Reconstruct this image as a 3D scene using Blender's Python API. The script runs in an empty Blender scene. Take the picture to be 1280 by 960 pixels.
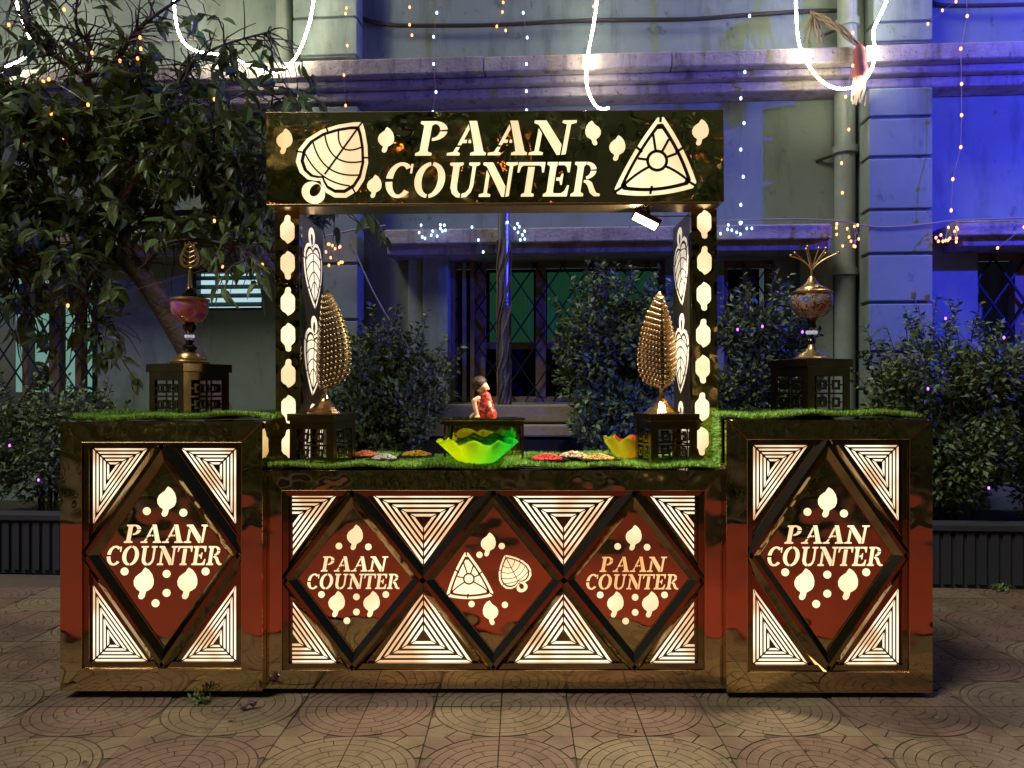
import bpy, bmesh, math, random
import numpy as np
from mathutils import Vector, Matrix
R = math.radians
random.seed(7); rng = np.random.default_rng(11)
scn = bpy.context.scene
COL = scn.collection

# ------------------------------------------------------------------ camera, world, sun, exposure
D, F, VX, VY, HC = 3.43, 960.0, 650.0, 490.0, 1.37
cd = bpy.data.cameras.new('camera'); cam = bpy.data.objects.new('camera', cd); COL.objects.link(cam)
cam.location = (0, -D, HC); cam.rotation_euler = (R(90), 0, 0)
cd.sensor_fit = 'HORIZONTAL'; cd.sensor_width = 36; cd.lens = 27.0
cd.shift_x = -10/1280; cd.shift_y = 10/1280; cd.clip_end = 300; cd.clip_start = 0.05
scn.camera = cam
SUN_EL, SUN_AZ = 56, 232           # azimuth: light comes from behind and left of the viewer
world = bpy.data.worlds.new('World'); scn.world = world; world.use_nodes = True
wn = world.node_tree
sky = wn.nodes.new('ShaderNodeTexSky'); sky.sky_type = 'NISHITA'; sky.sun_disc = False
sky.sun_elevation = R(SUN_EL); sky.sun_rotation = R(SUN_AZ)
wn.links.new(sky.outputs[0], wn.nodes['Background'].inputs[0])
wn.nodes['Background'].inputs[1].default_value = 0.010
sd = bpy.data.lights.new('sun', 'SUN'); sun = bpy.data.objects.new('sun', sd); COL.objects.link(sun)
sd.energy = 1.5; sd.angle = R(16); sd.color = (1.0, 0.93, 0.80)
sun.location = (-5, -6, 8)
_d = Vector((math.sin(R(SUN_AZ))*math.cos(R(SUN_EL)), math.cos(R(SUN_AZ))*math.cos(R(SUN_EL)), math.sin(R(SUN_EL))))
sun.rotation_euler = _d.to_track_quat('Z', 'Y').to_euler()
vs = scn.view_settings
scn.display_settings.display_device = 'sRGB'
vs.view_transform = 'Standard'; vs.look = 'None'; vs.gamma = 1; vs.use_curve_mapping = False; vs.exposure = 0.22
scn.cycles.use_denoising = True
scn.cycles.max_bounces = 5; scn.cycles.glossy_bounces = 4; scn.cycles.diffuse_bounces = 2
scn.cycles.sample_clamp_indirect = 4.0

# ------------------------------------------------------------------ materials
M = {}
def mat(name, col, rough=0.6, metal=0.0, emit=None, es=0.0, noise=None, bump=None, coat=0, trans=0, spec=None, island=0.0):
    """noise=(scale, amount, colour2); bump=(scale, strength, distance)"""
    m = bpy.data.materials.new(name); m.use_nodes = True
    nt = m.node_tree; b = nt.nodes['Principled BSDF']
    b.inputs['Base Color'].default_value = (*col, 1)
    b.inputs['Roughness'].default_value = rough; b.inputs['Metallic'].default_value = metal
    if spec is not None: b.inputs['Specular IOR Level'].default_value = spec
    if emit: b.inputs['Emission Color'].default_value = (*emit, 1); b.inputs['Emission Strength'].default_value = es
    if coat: b.inputs['Coat Weight'].default_value = coat
    if trans: b.inputs['Transmission Weight'].default_value = trans
    tc = nt.nodes.new('ShaderNodeTexCoord')
    last = None
    if noise:
        n = nt.nodes.new('ShaderNodeTexNoise'); n.inputs['Scale'].default_value = noise[0]; n.inputs['Detail'].default_value = 7
        n.inputs['Roughness'].default_value = 0.65
        nt.links.new(tc.outputs['Object'], n.inputs['Vector'])
        r = nt.nodes.new('ShaderNodeValToRGB'); r.color_ramp.elements[0].position = 0.5-0.5*noise[1]; r.color_ramp.elements[1].position = 0.5+0.5*noise[1]
        r.color_ramp.elements[0].color = (*col, 1); r.color_ramp.elements[1].color = (*noise[2], 1)
        nt.links.new(n.outputs[0], r.inputs[0]); last = r.outputs[0]
        nt.links.new(last, b.inputs['Base Color'])
    if island:
        g = nt.nodes.new('ShaderNodeNewGeometry'); hs = nt.nodes.new('ShaderNodeHueSaturation')
        mr = nt.nodes.new('ShaderNodeMapRange'); mr.inputs['To Min'].default_value = 1-island; mr.inputs['To Max'].default_value = 1+island
        nt.links.new(g.outputs['Random Per Island'], mr.inputs[0]); nt.links.new(mr.outputs[0], hs.inputs['Value'])
        mr2 = nt.nodes.new('ShaderNodeMapRange'); mr2.inputs['To Min'].default_value = 0.47; mr2.inputs['To Max'].default_value = 0.53
        nt.links.new(g.outputs['Random Per Island'], mr2.inputs[0]); nt.links.new(mr2.outputs[0], hs.inputs['Hue'])
        if last: nt.links.new(last, hs.inputs['Color'])
        else: hs.inputs['Color'].default_value = (*col, 1)
        nt.links.new(hs.outputs[0], b.inputs['Base Color'])
    if bump:
        n = nt.nodes.new('ShaderNodeTexNoise'); n.inputs['Scale'].default_value = bump[0]; n.inputs['Detail'].default_value = bump[3] if len(bump) > 3 else 4
        nt.links.new(tc.outputs['Object'], n.inputs['Vector'])
        bp = nt.nodes.new('ShaderNodeBump'); bp.inputs['Strength'].default_value = bump[1]; bp.inputs['Distance'].default_value = bump[2]
        nt.links.new(n.outputs[0], bp.inputs['Height']); nt.links.new(bp.outputs[0], b.inputs['Normal'])
    M[name] = m
    return m

GOLD = (0.56, 0.43, 0.24)
mat('mirror', GOLD, 0.03, 1.0, bump=(4.2, 1.0, 0.018, 2.0))             # thin bronze mirror sheet, buckled
mat('mirror_flat', GOLD, 0.045, 1.0, bump=(3.4, 1.0, 0.017, 1.5))
mat('satin_bronze', (0.30, 0.23, 0.13), 0.32, 1.0, noise=(6, .5, (.2, .15, .08)))
mat('bead_bronze', (0.42, 0.33, 0.19), 0.3, 1.0)
mat('mirror_bar', (0.27, 0.19, 0.10), 0.09, 1.0, bump=(9, 1.0, 0.0012, 2))
mat('mirror_sign', (0.86, 0.78, 0.46), 0.04, 1.0, bump=(4.5, 1.0, 0.009, 1.5))
mat('gold_edge', (0.85, 0.62, 0.34), 0.25, 1.0)
mat('bronze', (0.16, 0.115, 0.055), 0.22, 1.0, noise=(9, .5, (0.26, .2, .1)), bump=(14, 0.6, 0.003, 2))
mat('brass', (0.86, 0.60, 0.26), 0.34, 1.0)
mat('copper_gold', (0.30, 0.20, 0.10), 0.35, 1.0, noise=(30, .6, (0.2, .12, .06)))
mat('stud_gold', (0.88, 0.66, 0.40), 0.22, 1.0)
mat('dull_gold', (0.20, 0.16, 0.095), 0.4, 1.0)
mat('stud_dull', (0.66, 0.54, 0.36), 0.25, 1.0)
mat('cone_gold', (0.85, 0.56, 0.24), 0.16, 1.0)
def glow(name, c1, c2, s1, s2, scale=4.0):
    m = mat(name, (0.6, 0.5, 0.35), 0.4, emit=c1, es=1.0)
    nt = m.node_tree; b = nt.nodes['Principled BSDF']
    tc = nt.nodes.new('ShaderNodeTexCoord'); n = nt.nodes.new('ShaderNodeTexNoise'); n.inputs['Scale'].default_value = scale; n.inputs['Detail'].default_value = 1
    nt.links.new(tc.outputs['Object'], n.inputs['Vector'])
    r = nt.nodes.new('ShaderNodeValToRGB'); r.color_ramp.elements[0].position = .38; r.color_ramp.elements[1].position = .62
    r.color_ramp.elements[0].color = (*[c*s1 for c in c1], 1); r.color_ramp.elements[1].color = (*[c*s2 for c in c2], 1)
    nt.links.new(n.outputs[0], r.inputs[0]); nt.links.new(r.outputs[0], b.inputs['Emission Color'])
    return m
glow('glow', (1.0, 0.70, 0.38), (1.0, 0.88, 0.53), 0.84, 1.04)           # warm backlit acrylic
glow('glow_slat', (1.0, 0.60, 0.32), (1.0, 0.90, 0.66), 0.74, 1.14, 6.0)
glow('glow_amber', (1.0, 0.50, 0.16), (1.0, 0.62, 0.28), 0.70, 0.95)
mat('acrylic_side', (0.75, 0.72, 0.66), 0.3, emit=(1.0, 0.86, 0.66), es=0.55)
mat('dark_line', (0.05, 0.035, 0.02), 0.4, 0.6)
mat('wall_paint', (0.17, 0.235, 0.205), 0.8, noise=(1.6, .5, (0.25, 0.32, 0.285)), bump=(60, .25, .004))
mat('cornice_paint', (0.46, 0.43, 0.41), 0.85, noise=(4, .5, (0.24, 0.21, 0.20)), bump=(35, .7, .01))
mat('stone_sill', (0.24, 0.20, 0.15), 0.8, noise=(4, .5, (0.34, .3, .23)), bump=(30, .5, .008))
mat('pipe_paint', (0.30, 0.36, 0.31), 0.55, noise=(6, .5, (0.2, .25, .22)))
mat('window_frame', (0.16, 0.10, 0.065), 0.6, noise=(12, .5, (0.25, .17, .11)))
mat('grille_metal', (0.012, 0.014, 0.03), 0.5, 0.3)
mat('curtain_green', (0.02, 0.10, 0.06), 0.8, emit=(0.02, 0.10, 0.05), es=0.26)  # dim green glow put into the cloth stands in for room light behind it
mat('dark_room', (0.008, 0.009, 0.012), 0.9)
mat('lit_room', (0.3, 0.45, 0.4), 0.8, emit=(0.30, 0.62, 0.52), es=0.40, noise=(3, .6, (.2, .4, .3)))
mat('lit_louvre', (0.6, 0.7, 0.75), 0.4, emit=(0.50, 0.78, 0.85), es=0.75)
mat('louvre_frame', (0.05, 0.055, 0.06), 0.6)
mat('planter_paint', (0.03, 0.034, 0.045), 0.8, noise=(5, .5, (0.035, .035, .045)), bump=(40, .4, .006))
mat('soil', (0.025, 0.02, 0.015), 0.95, bump=(20, 1, .03))
mat('tile_red', (0.225, 0.145, 0.105), 0.6, noise=(3.5, .5, (0.135, 0.095, 0.072)), bump=(70, .5, .004))
mat('tile_ochre', (0.255, 0.195, 0.122), 0.64, noise=(3.5, .5, (0.15, 0.118, 0.08)), bump=(70, .6, .004))
def stain(name, scl, lo, hi, dark, world_pos=False, rough=None):
    m = M[name]; nt = m.node_tree; b = nt.nodes['Principled BSDF']
    src = b.inputs['Base Color'].links[0].from_socket if b.inputs['Base Color'].links else None
    if world_pos: vec = nt.nodes.new('ShaderNodeNewGeometry').outputs['Position']
    else: vec = nt.nodes.new('ShaderNodeTexCoord').outputs['Object']
    mp = nt.nodes.new('ShaderNodeMapping'); mp.inputs['Scale'].default_value = scl; nt.links.new(vec, mp.inputs[0])
    n = nt.nodes.new('ShaderNodeTexNoise'); n.inputs['Scale'].default_value = 1; n.inputs['Detail'].default_value = 8; n.inputs['Roughness'].default_value = .68; nt.links.new(mp.outputs[0], n.inputs['Vector'])
    r = nt.nodes.new('ShaderNodeMapRange'); r.inputs['From Min'].default_value = lo; r.inputs['From Max'].default_value = hi; nt.links.new(n.outputs[0], r.inputs[0])
    if rough is None:
        mx = nt.nodes.new('ShaderNodeMixRGB'); mx.blend_type = 'MULTIPLY'; nt.links.new(r.outputs[0], mx.inputs[0])
        if src: nt.links.new(src, mx.inputs[1])
        else: mx.inputs[1].default_value = b.inputs['Base Color'].default_value
        mx.inputs[2].default_value = (*dark, 1); nt.links.new(mx.outputs[0], b.inputs['Base Color'])
    else:
        r.inputs['To Min'].default_value, r.inputs['To Max'].default_value = rough; nt.links.new(r.outputs[0], b.inputs['Roughness'])
mat('tile_joint', (0.10, 0.075, 0.055), 0.95)
stain('wall_paint', (2.6, 2.6, .5), .52, .72, (.42, .42, .40)); stain('wall_paint', (9, 9, 7), .60, .68, (.62, .6, .56))
stain('cornice_paint', (7, 7, 1.2), .50, .70, (.35, .32, .32)); stain('cornice_paint', (22, 22, 22), .6, .66, (.35, .32, .3))
stain('tile_red', (1.7, 1.7, 1), .46, .68, (.50, .48, .46), True); stain('tile_ochre', (1.7, 1.7, 1), .46, .68, (.50, .48, .46), True)
stain('tile_red', (9, 9, 1), .58, .68, (.6, .58, .55), True); stain('tile_ochre', (9, 9, 1), .58, .68, (.6, .58, .55), True)
for n_ in ('mirror', 'mirror_flat', 'mirror_sign'): stain(n_, (5, 5, 5), .42, .75, None, False, (.02, .16))
mat('ground_base', (0.09, 0.07, 0.05), 0.85, noise=(3, .5, (0.13, .10, .075)), bump=(30, .5, .01))
mat('carpet_red', (0.38, 0.052, 0.032), 0.95, noise=(60, .7, (0.30, .042, .024)))
mat('turf', (0.24, 0.44, 0.085), 0.7, island=0.6, spec=.2)
mat('turf_backing', (0.05, 0.08, 0.02), 0.9)
mat('leaf', (0.12, 0.20, 0.062), 0.40, island=0.6, noise=(5, .6, (0.16, 0.20, 0.06)))
def translucent(name, amt):
    nt = M[name].node_tree; b = nt.nodes['Principled BSDF']; out = nt.nodes['Material Output']
    t = nt.nodes.new('ShaderNodeBsdfTranslucent'); mx = nt.nodes.new('ShaderNodeMixShader'); mx.inputs[0].default_value = amt
    if b.inputs['Base Color'].links: nt.links.new(b.inputs['Base Color'].links[0].from_socket, t.inputs[0])
    nt.links.new(b.outputs[0], mx.inputs[1]); nt.links.new(t.outputs[0], mx.inputs[2]); nt.links.new(mx.outputs[0], out.inputs[0])
translucent('leaf', .3)
mat('leaf_street', (0.24, 0.30, 0.10), 0.5, island=0.6)
mat('shrub_leaf', (0.12, 0.175, 0.060), 0.55, island=0.6)
mat('shrub_leaf_light', (0.13, 0.185, 0.055), 0.55, island=0.55)
mat('bark', (0.14, 0.10, 0.075), 0.85, noise=(16, .5, (0.07, .05, .04)), bump=(40, 1, .01))
mat('twig', (0.07, 0.05, 0.035), 0.8)
mat('rope_led', (1, .95, .85), .4, emit=(1.0, 0.88, 0.64), es=52.0)
mat('bulb_warm', (1, .6, .3), .3, emit=(1.0, 0.26, 0.06), es=4.0)
mat('bulb_white', (.8, .9, 1), .3, emit=(0.36, 0.62, 1.0), es=3.6)
mat('bulb_purple', (.7, .3, 1), .3, emit=(0.45, 0.12, 1.0), es=3.0)
mat('wire', (0.10, 0.085, 0.075), 0.5)
mat('wire_clear', (0.32, 0.28, 0.26), 0.4)
mat('cable', (0.035, 0.03, 0.028), 0.6)
mat('jute', (0.22, 0.17, 0.11), 0.9, noise=(40, .6, (0.14, .10, .06)))
mat('cream_fibre', (0.5, 0.42, 0.28), 0.9)
mat('maroon_cloth', (0.16, 0.05, 0.055), 0.9)
mat('steel', (0.42, 0.44, 0.48), 0.35, 0.9, noise=(14, .5, (.3, .3, .33)))
mat('black_gloss', (0.008, 0.007, 0.008), 0.08, coat=.6)
mat('black_matte', (0.012, 0.012, 0.013), 0.5)
mat('lamp_housing', (0.05, 0.045, 0.04), 0.4, 0.5)
mat('lamp_face', (1, .9, .7), .3, emit=(1.0, 0.80, 0.48), es=14.0)
mat('crystal', (0.9, 0.9, 0.95), 0.03, trans=0.7, emit=(.9, .9, 1), es=.10)
mat('blue_lens', (.1, .1, .8), .2, emit=(0.05, 0.06, 1.0), es=6.0)
mat('skin_ceramic', (0.78, 0.50, 0.36), 0.35)
mat('hair_black', (0.035, 0.024, 0.022), 0.5, bump=(160, 1, .004))
mat('dress_red', (0.62, 0.05, 0.035), 0.5, noise=(70, .16, (0.12, .012, .012)))
mat('plate_black', (0.012, 0.011, 0.011), 0.25)
for n_, c_ in (('seed_red', (.62, .02, .035)), ('seed_tan', (.50, .30, .10)), ('seed_pale', (.55, .44, .33)), ('seed_orange', (.55, .17, .07)), ('seed_silver', (.42, .42, .42)), ('seed_yellow', (.72, .42, .03))):
    mat(n_, c_, 0.5, island=.5)
mat('foil_purple', (0.12, 0.05, 0.22), 0.25, 0.6, noise=(40, .3, (.6, .5, .7)))
mat('opposite_wall', (0.62, 0.62, 0.36), 0.85, noise=(1.2, .6, (.42, .42, .22)))
mat('opposite_window', (.6, .4, .2), .5, emit=(1.0, .66, .30), es=0.6)
def bowl_mat(name, ca, cb):
    m = mat(name, ca, 0.06, trans=0.8)
    nt = m.node_tree; b = nt.nodes['Principled BSDF']
    tc = nt.nodes.new('ShaderNodeTexCoord'); s = nt.nodes.new('ShaderNodeSeparateXYZ'); nt.links.new(tc.outputs['Generated'], s.inputs[0])
    r = nt.nodes.new('ShaderNodeValToRGB'); r.color_ramp.elements[0].color = (*ca, 1); r.color_ramp.elements[1].color = (*cb, 1)
    r.color_ramp.elements[0].position = .25; r.color_ramp.elements[1].position = .85
    nt.links.new(s.outputs[0], r.inputs[0]); nt.links.new(r.outputs[0], b.inputs['Base Color'])
    b.inputs['IOR'].default_value = 1.3
    tr = nt.nodes.new('ShaderNodeBsdfTranslucent'); nt.links.new(r.outputs[0], tr.inputs[0])
    mx = nt.nodes.new('ShaderNodeMixShader'); mx.inputs[0].default_value = .34
    out = nt.nodes['Material Output']
    nt.links.new(b.outputs[0], mx.inputs[1]); nt.links.new(tr.outputs[0], mx.inputs[2]); nt.links.new(mx.outputs[0], out.inputs[0])
bowl_mat('bowl_lime', (0.75, 0.95, 0.03), (0.04, 0.90, 0.16))
bowl_mat('bowl_orange', (0.62, 0.66, 0.08), (0.95, 0.20, 0.02))
def lustre(name, cols, scale, dist):
    m = mat(name, cols[0], 0.10, coat=.8)
    nt = m.node_tree; b = nt.nodes['Principled BSDF']
    tc = nt.nodes.new('ShaderNodeTexCoord'); w = nt.nodes.new('ShaderNodeTexNoise'); w.inputs['Scale'].default_value = scale; w.inputs['Distortion'].default_value = dist
    w.inputs['Detail'].default_value = 1.0
    nt.links.new(tc.outputs['Object'], w.inputs['Vector'])
    r = nt.nodes.new('ShaderNodeValToRGB'); e = r.color_ramp.elements
    e[0].color = (*cols[0], 1); e[1].color = (*cols[-1], 1); e[0].position = .3; e[1].position = .7
    for i, c in enumerate(cols[1:-1]):
        x = e.new(.3+.4*(i+1)/(len(cols)-1)); x.color = (*c, 1)
    nt.links.new(w.outputs[0], r.inputs[0]); nt.links.new(r.outputs[0], b.inputs['Base Color'])
lustre('lustre_purple', [(.40, .10, .75), (.62, .16, .55), (.75, .36, .14), (.45, .10, .62), (.8, .55, .25)], 9, 2.5)
lustre('lustre_blue', [(.05, .10, .50), (.62, .40, .18), (.02, .02, .03), (.60, .42, .25), (.06, .16, .60), (.5, .5, .5)], 13, 2.2)

for n_ in ('bulb_warm', 'bulb_white', 'bulb_purple', 'lit_room', 'lit_louvre', 'curtain_green', 'opposite_window', 'crystal', 'acrylic_side', 'lamp_face', 'blue_lens'):
    M[n_].cycles.emission_sampling = 'NONE'
# ------------------------------------------------------------------ helpers
ORG = {}
def thing(name, label, cat, loc=(0, 0, 0), rot=(0, 0, 0), group=None, kind=None, identity_children=False):
    o = bpy.data.objects.new(name, None); COL.objects.link(o)
    o.location = loc; o.rotation_euler = rot; o.empty_display_size = .1
    o['label'] = label; o['category'] = cat
    if group: o['group'] = group
    if kind: o['kind'] = kind
    ORG[o.name] = Vector((0, 0, 0)) if identity_children else Vector(loc)
    return o
def tag(o, label=None, cat=None, group=None, kind=None):
    if label: o['label'] = label
    if cat: o['category'] = cat
    if group: o['group'] = group
    if kind: o['kind'] = kind
    return o
def link(name, me, m, parent=None, org=None, smooth=False):
    me.materials.append(M[m]) if m and not len(me.materials) else None
    o = bpy.data.objects.new(name, me); COL.objects.link(o)
    if parent is not None: o.parent = parent
    ORG[o.name] = org if org is not None else Vector((0, 0, 0))
    if smooth: me.polygons.foreach_set('use_smooth', [True]*len(me.polygons))
    return o
class Plane:
    """maps a 2-D drawing to 3-D: o + a*ax + b*ay, thickness along n"""
    def __init__(s, o, ax, ay, n): s.o, s.ax, s.ay, s.n = Vector(o), Vector(ax), Vector(ay), Vector(n)
    def __call__(s, a, b, h=0): return s.o + s.ax*a + s.ay*b + s.n*h
def front(Y):          # drawing units are photo pixels, laid on the real vertical plane at depth Y
    k = (D+Y)/F
    return Plane((-VX*k, Y, HC+VY*k), (k, 0, 0), (0, 0, -k), (0, -1, 0))
def W(px, py, Y):
    k = (D+Y)/F
    return Vector(((px-VX)*k, Y, HC-(py-VY)*k))
class MB:
    def __init__(s): s.v, s.f = [], []
    def add(s, vs_, fs_):
        n = len(s.v); s.v += [Vector(x) for x in vs_]; s.f += [tuple(i+n for i in q) for q in fs_]; return s
    def box(s, x0, x1, y0, y1, z0, z1):
        return s.add([(x0, y0, z0), (x1, y0, z0), (x1, y1, z0), (x0, y1, z0), (x0, y0, z1), (x1, y0, z1), (x1, y1, z1), (x0, y1, z1)],
                     [(0, 3, 2, 1), (4, 5, 6, 7), (0, 1, 5, 4), (1, 2, 6, 5), (2, 3, 7, 6), (3, 0, 4, 7)])
    def prism(s, pts, pl, h0, h1):
        n = len(pts)
        return s.add([pl(a, b, h0) for a, b in pts]+[pl(a, b, h1) for a, b in pts],
                     [tuple(range(n)), tuple(range(2*n-1, n-1, -1))]+[(i, (i+1) % n, n+(i+1) % n, n+i) for i in range(n)])
    def taper(s, pts, pts2, pl, h0, h1):
        n = len(pts)
        return s.add([pl(a, b, h0) for a, b in pts]+[pl(a, b, h1) for a, b in pts2],
                     [tuple(range(n)), tuple(range(2*n-1, n-1, -1))]+[(i, (i+1) % n, n+(i+1) % n, n+i) for i in range(n)])
    def tube(s, P, r, sides=6):
        P = [Vector(p) for p in P]; n = len(P)
        rr = r if hasattr(r, '__len__') else [r]*n
        base = len(s.v); prev = None
        for i, p in enumerate(P):
            t = (P[min(i+1, n-1)]-P[max(i-1, 0)])
            t = t.normalized() if t.length > 1e-9 else Vector((0, 0, 1))
            if prev is None:
                a = t.orthogonal().normalized()
            else:
                a = prev-t*prev.dot(t)
                a = a.normalized() if a.length > 1e-6 else t.orthogonal().normalized()
            prev = a; b = t.cross(a)
            for k in range(sides):
                an = 2*math.pi*k/sides
                s.v.append(p+(a*math.cos(an)+b*math.sin(an))*rr[i])
        for i in range(n-1):
            for k in range(sides):
                k2 = (k+1) % sides
                s.f.append((base+i*sides+k, base+i*sides+k2, base+(i+1)*sides+k2, base+(i+1)*sides+k))
        s.f.append(tuple(base+k for k in range(sides-1, -1, -1))); s.f.append(tuple(base+(n-1)*sides+k for k in range(sides)))
        return s
    def lathe(s, prof, c, seg=24):
        base = len(s.v); n = len(prof)
        for r, z in prof:
            for k in range(seg):
                an = 2*math.pi*k/seg; s.v.append(Vector((c[0]+r*math.cos(an), c[1]+r*math.sin(an), c[2]+z)))
        for i in range(n-1):
            for k in range(seg):
                k2 = (k+1) % seg
                s.f.append((base+i*seg+k, base+i*seg+k2, base+(i+1)*seg+k2, base+(i+1)*seg+k))
        s.f.append(tuple(base+k for k in range(seg-1, -1, -1))); s.f.append(tuple(base+(n-1)*seg+k for k in range(seg)))
        return s
    def ball(s, c, r, seg=8, rings=5, sc=(1, 1, 1)):
        base = len(s.v); c = Vector(c)
        s.v.append(c+Vector((0, 0, r*sc[2])))
        for i in range(1, rings):
            th = math.pi*i/rings
            for k in range(seg):
                an = 2*math.pi*k/seg
                s.v.append(c+Vector((r*sc[0]*math.sin(th)*math.cos(an), r*sc[1]*math.sin(th)*math.sin(an), r*sc[2]*math.cos(th))))
        s.v.append(c-Vector((0, 0, r*sc[2]))); e = len(s.v)-1
        for k in range(seg):
            k2 = (k+1) % seg
            s.f.append((base, base+1+k, base+1+k2)); s.f.append((e, base+1+(rings-2)*seg+k2, base+1+(rings-2)*seg+k))
            for i in range(rings-2):
                s.f.append((base+1+i*seg+k, base+1+(i+1)*seg+k, base+1+(i+1)*seg+k2, base+1+i*seg+k2))
        return s
    def mesh(s, name, org=Vector((0, 0, 0)), recalc=True):
        me = bpy.data.meshes.new(name); me.from_pydata([tuple(v-org) for v in s.v], [], s.f)
        if recalc:
            bm = bmesh.new(); bm.from_mesh(me); bmesh.ops.recalc_face_normals(bm, faces=bm.faces); bm.to_mesh(me); bm.free()
        return me
    def build(s, name, m, parent=None, smooth=False, bevel=0, recalc=True):
        org = ORG[parent.name] if parent is not None else Vector((0, 0, 0))
        me = s.mesh(name, org, recalc)
        o = link(name, me, m, parent, org)
        if smooth:
            me.polygons.foreach_set('use_smooth', [True]*len(me.polygons))
            try: me.set_sharp_from_angle(angle=R(38))
            except Exception: pass
        if bevel:
            b = o.modifiers.new('bevel', 'BEVEL'); b.width = bevel; b.segments = 2; b.limit_method = 'ANGLE'; b.angle_limit = R(40)
        return o
def np_mesh(name, V, Fc, m, parent=None, smooth=False):
    org = ORG[parent.name] if parent is not None else Vector((0, 0, 0))
    V = np.asarray(V)-np.array(org)
    me = bpy.data.meshes.new(name)
    k = Fc.shape[1]
    me.vertices.add(len(V)); me.vertices.foreach_set('co', V.astype(np.float32).ravel())
    me.loops.add(Fc.size); me.loops.foreach_set('vertex_index', Fc.astype(np.int32).ravel())
    me.polygons.add(len(Fc)); me.polygons.foreach_set('loop_start', np.arange(0, Fc.size, k, dtype=np.int32))
    me.update(calc_edges=True); me.validate()
    return link(name, me, m, parent, org, smooth)
def nrm(a): return a/np.maximum(np.linalg.norm(a, axis=-1, keepdims=True), 1e-9)
def leaf_arrays(P, Dr, L, Wd, droop=0.15, fold=0.25, rg=rng):
    """n pointed leaves: 5 verts, 4 tris each"""
    n = len(P); Dr = nrm(Dr); r = nrm(rg.normal(size=(n, 3))*np.array([1, 1, .45]))
    up = nrm(np.array([0, 0, 1.0])+rg.normal(size=(n, 3))*.75)
    side = nrm(np.cross(Dr, up)); up = np.cross(side, Dr)
    L = L[:, None]; Wd = Wd[:, None]
    base = P; mid = P+Dr*L*.45+up*L*.05; tip = P+Dr*L-up*L*droop
    lf = P+Dr*L*.42+side*Wd*.5+up*Wd*fold; rt = P+Dr*L*.42-side*Wd*.5+up*Wd*fold
    V = np.stack([base, lf, mid, rt, tip], 1).reshape(-1, 3)
    f0 = np.array([[0, 2, 1], [0, 3, 2], [1, 2, 4], [2, 3, 4]])
    Fc = (np.arange(n)[:, None, None]*5+f0[None]).reshape(-1, 3)
    return V, Fc
def long_leaf_arrays(P, Dr, L, Wd, rg=rng):
    """n lance-shaped leaves with a crease and a droop: 8 verts, 10 tris each"""
    n = len(P); Dr = nrm(Dr); up = nrm(np.array([0, 0, 1.0])+rg.normal(size=(n, 3))*.6)
    side = nrm(np.cross(Dr, up)); up = np.cross(side, Dr); L = L[:, None]; Wd = Wd[:, None]
    cv = rg.uniform(-.05, .55, (n, 1)); fo = rg.uniform(.05, .45, (n, 1)); Wd = Wd*rg.uniform(.7, 1.25, (n, 1))
    def at(t, s): return P+Dr*L*t+up*L*(.10*t-cv*t*t)+side*Wd*s+up*Wd*np.abs(s)*fo*2
    V = np.stack([at(0, 0), at(.28, .46), at(.28, 0), at(.28, -.46), at(.66, .36), at(.66, 0), at(.66, -.36), at(1, 0)], 1).reshape(-1, 3)
    Fc = (np.arange(n)[:, None, None]*8+LF[None]).reshape(-1, 3)
    return V, Fc
LF = np.array([[0, 2, 1], [0, 3, 2], [1, 2, 4], [2, 5, 4], [2, 3, 5], [3, 6, 5], [4, 5, 7], [5, 6, 7]])
def smooth_path(pts, n=8):
    """Catmull-Rom through pts"""
    P = [Vector(p) for p in pts]; out = []
    for i in range(len(P)-1):
        p0, p1, p2, p3 = P[max(i-1, 0)], P[i], P[i+1], P[min(i+2, len(P)-1)]
        for k in range(n):
            t = k/n
            out.append(.5*((2*p1)+(p2-p0)*t+(2*p0-5*p1+4*p2-p3)*t*t+(3*p1-p0-3*p2+p3)*t**3))
    out.append(P[-1]); return out

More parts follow.
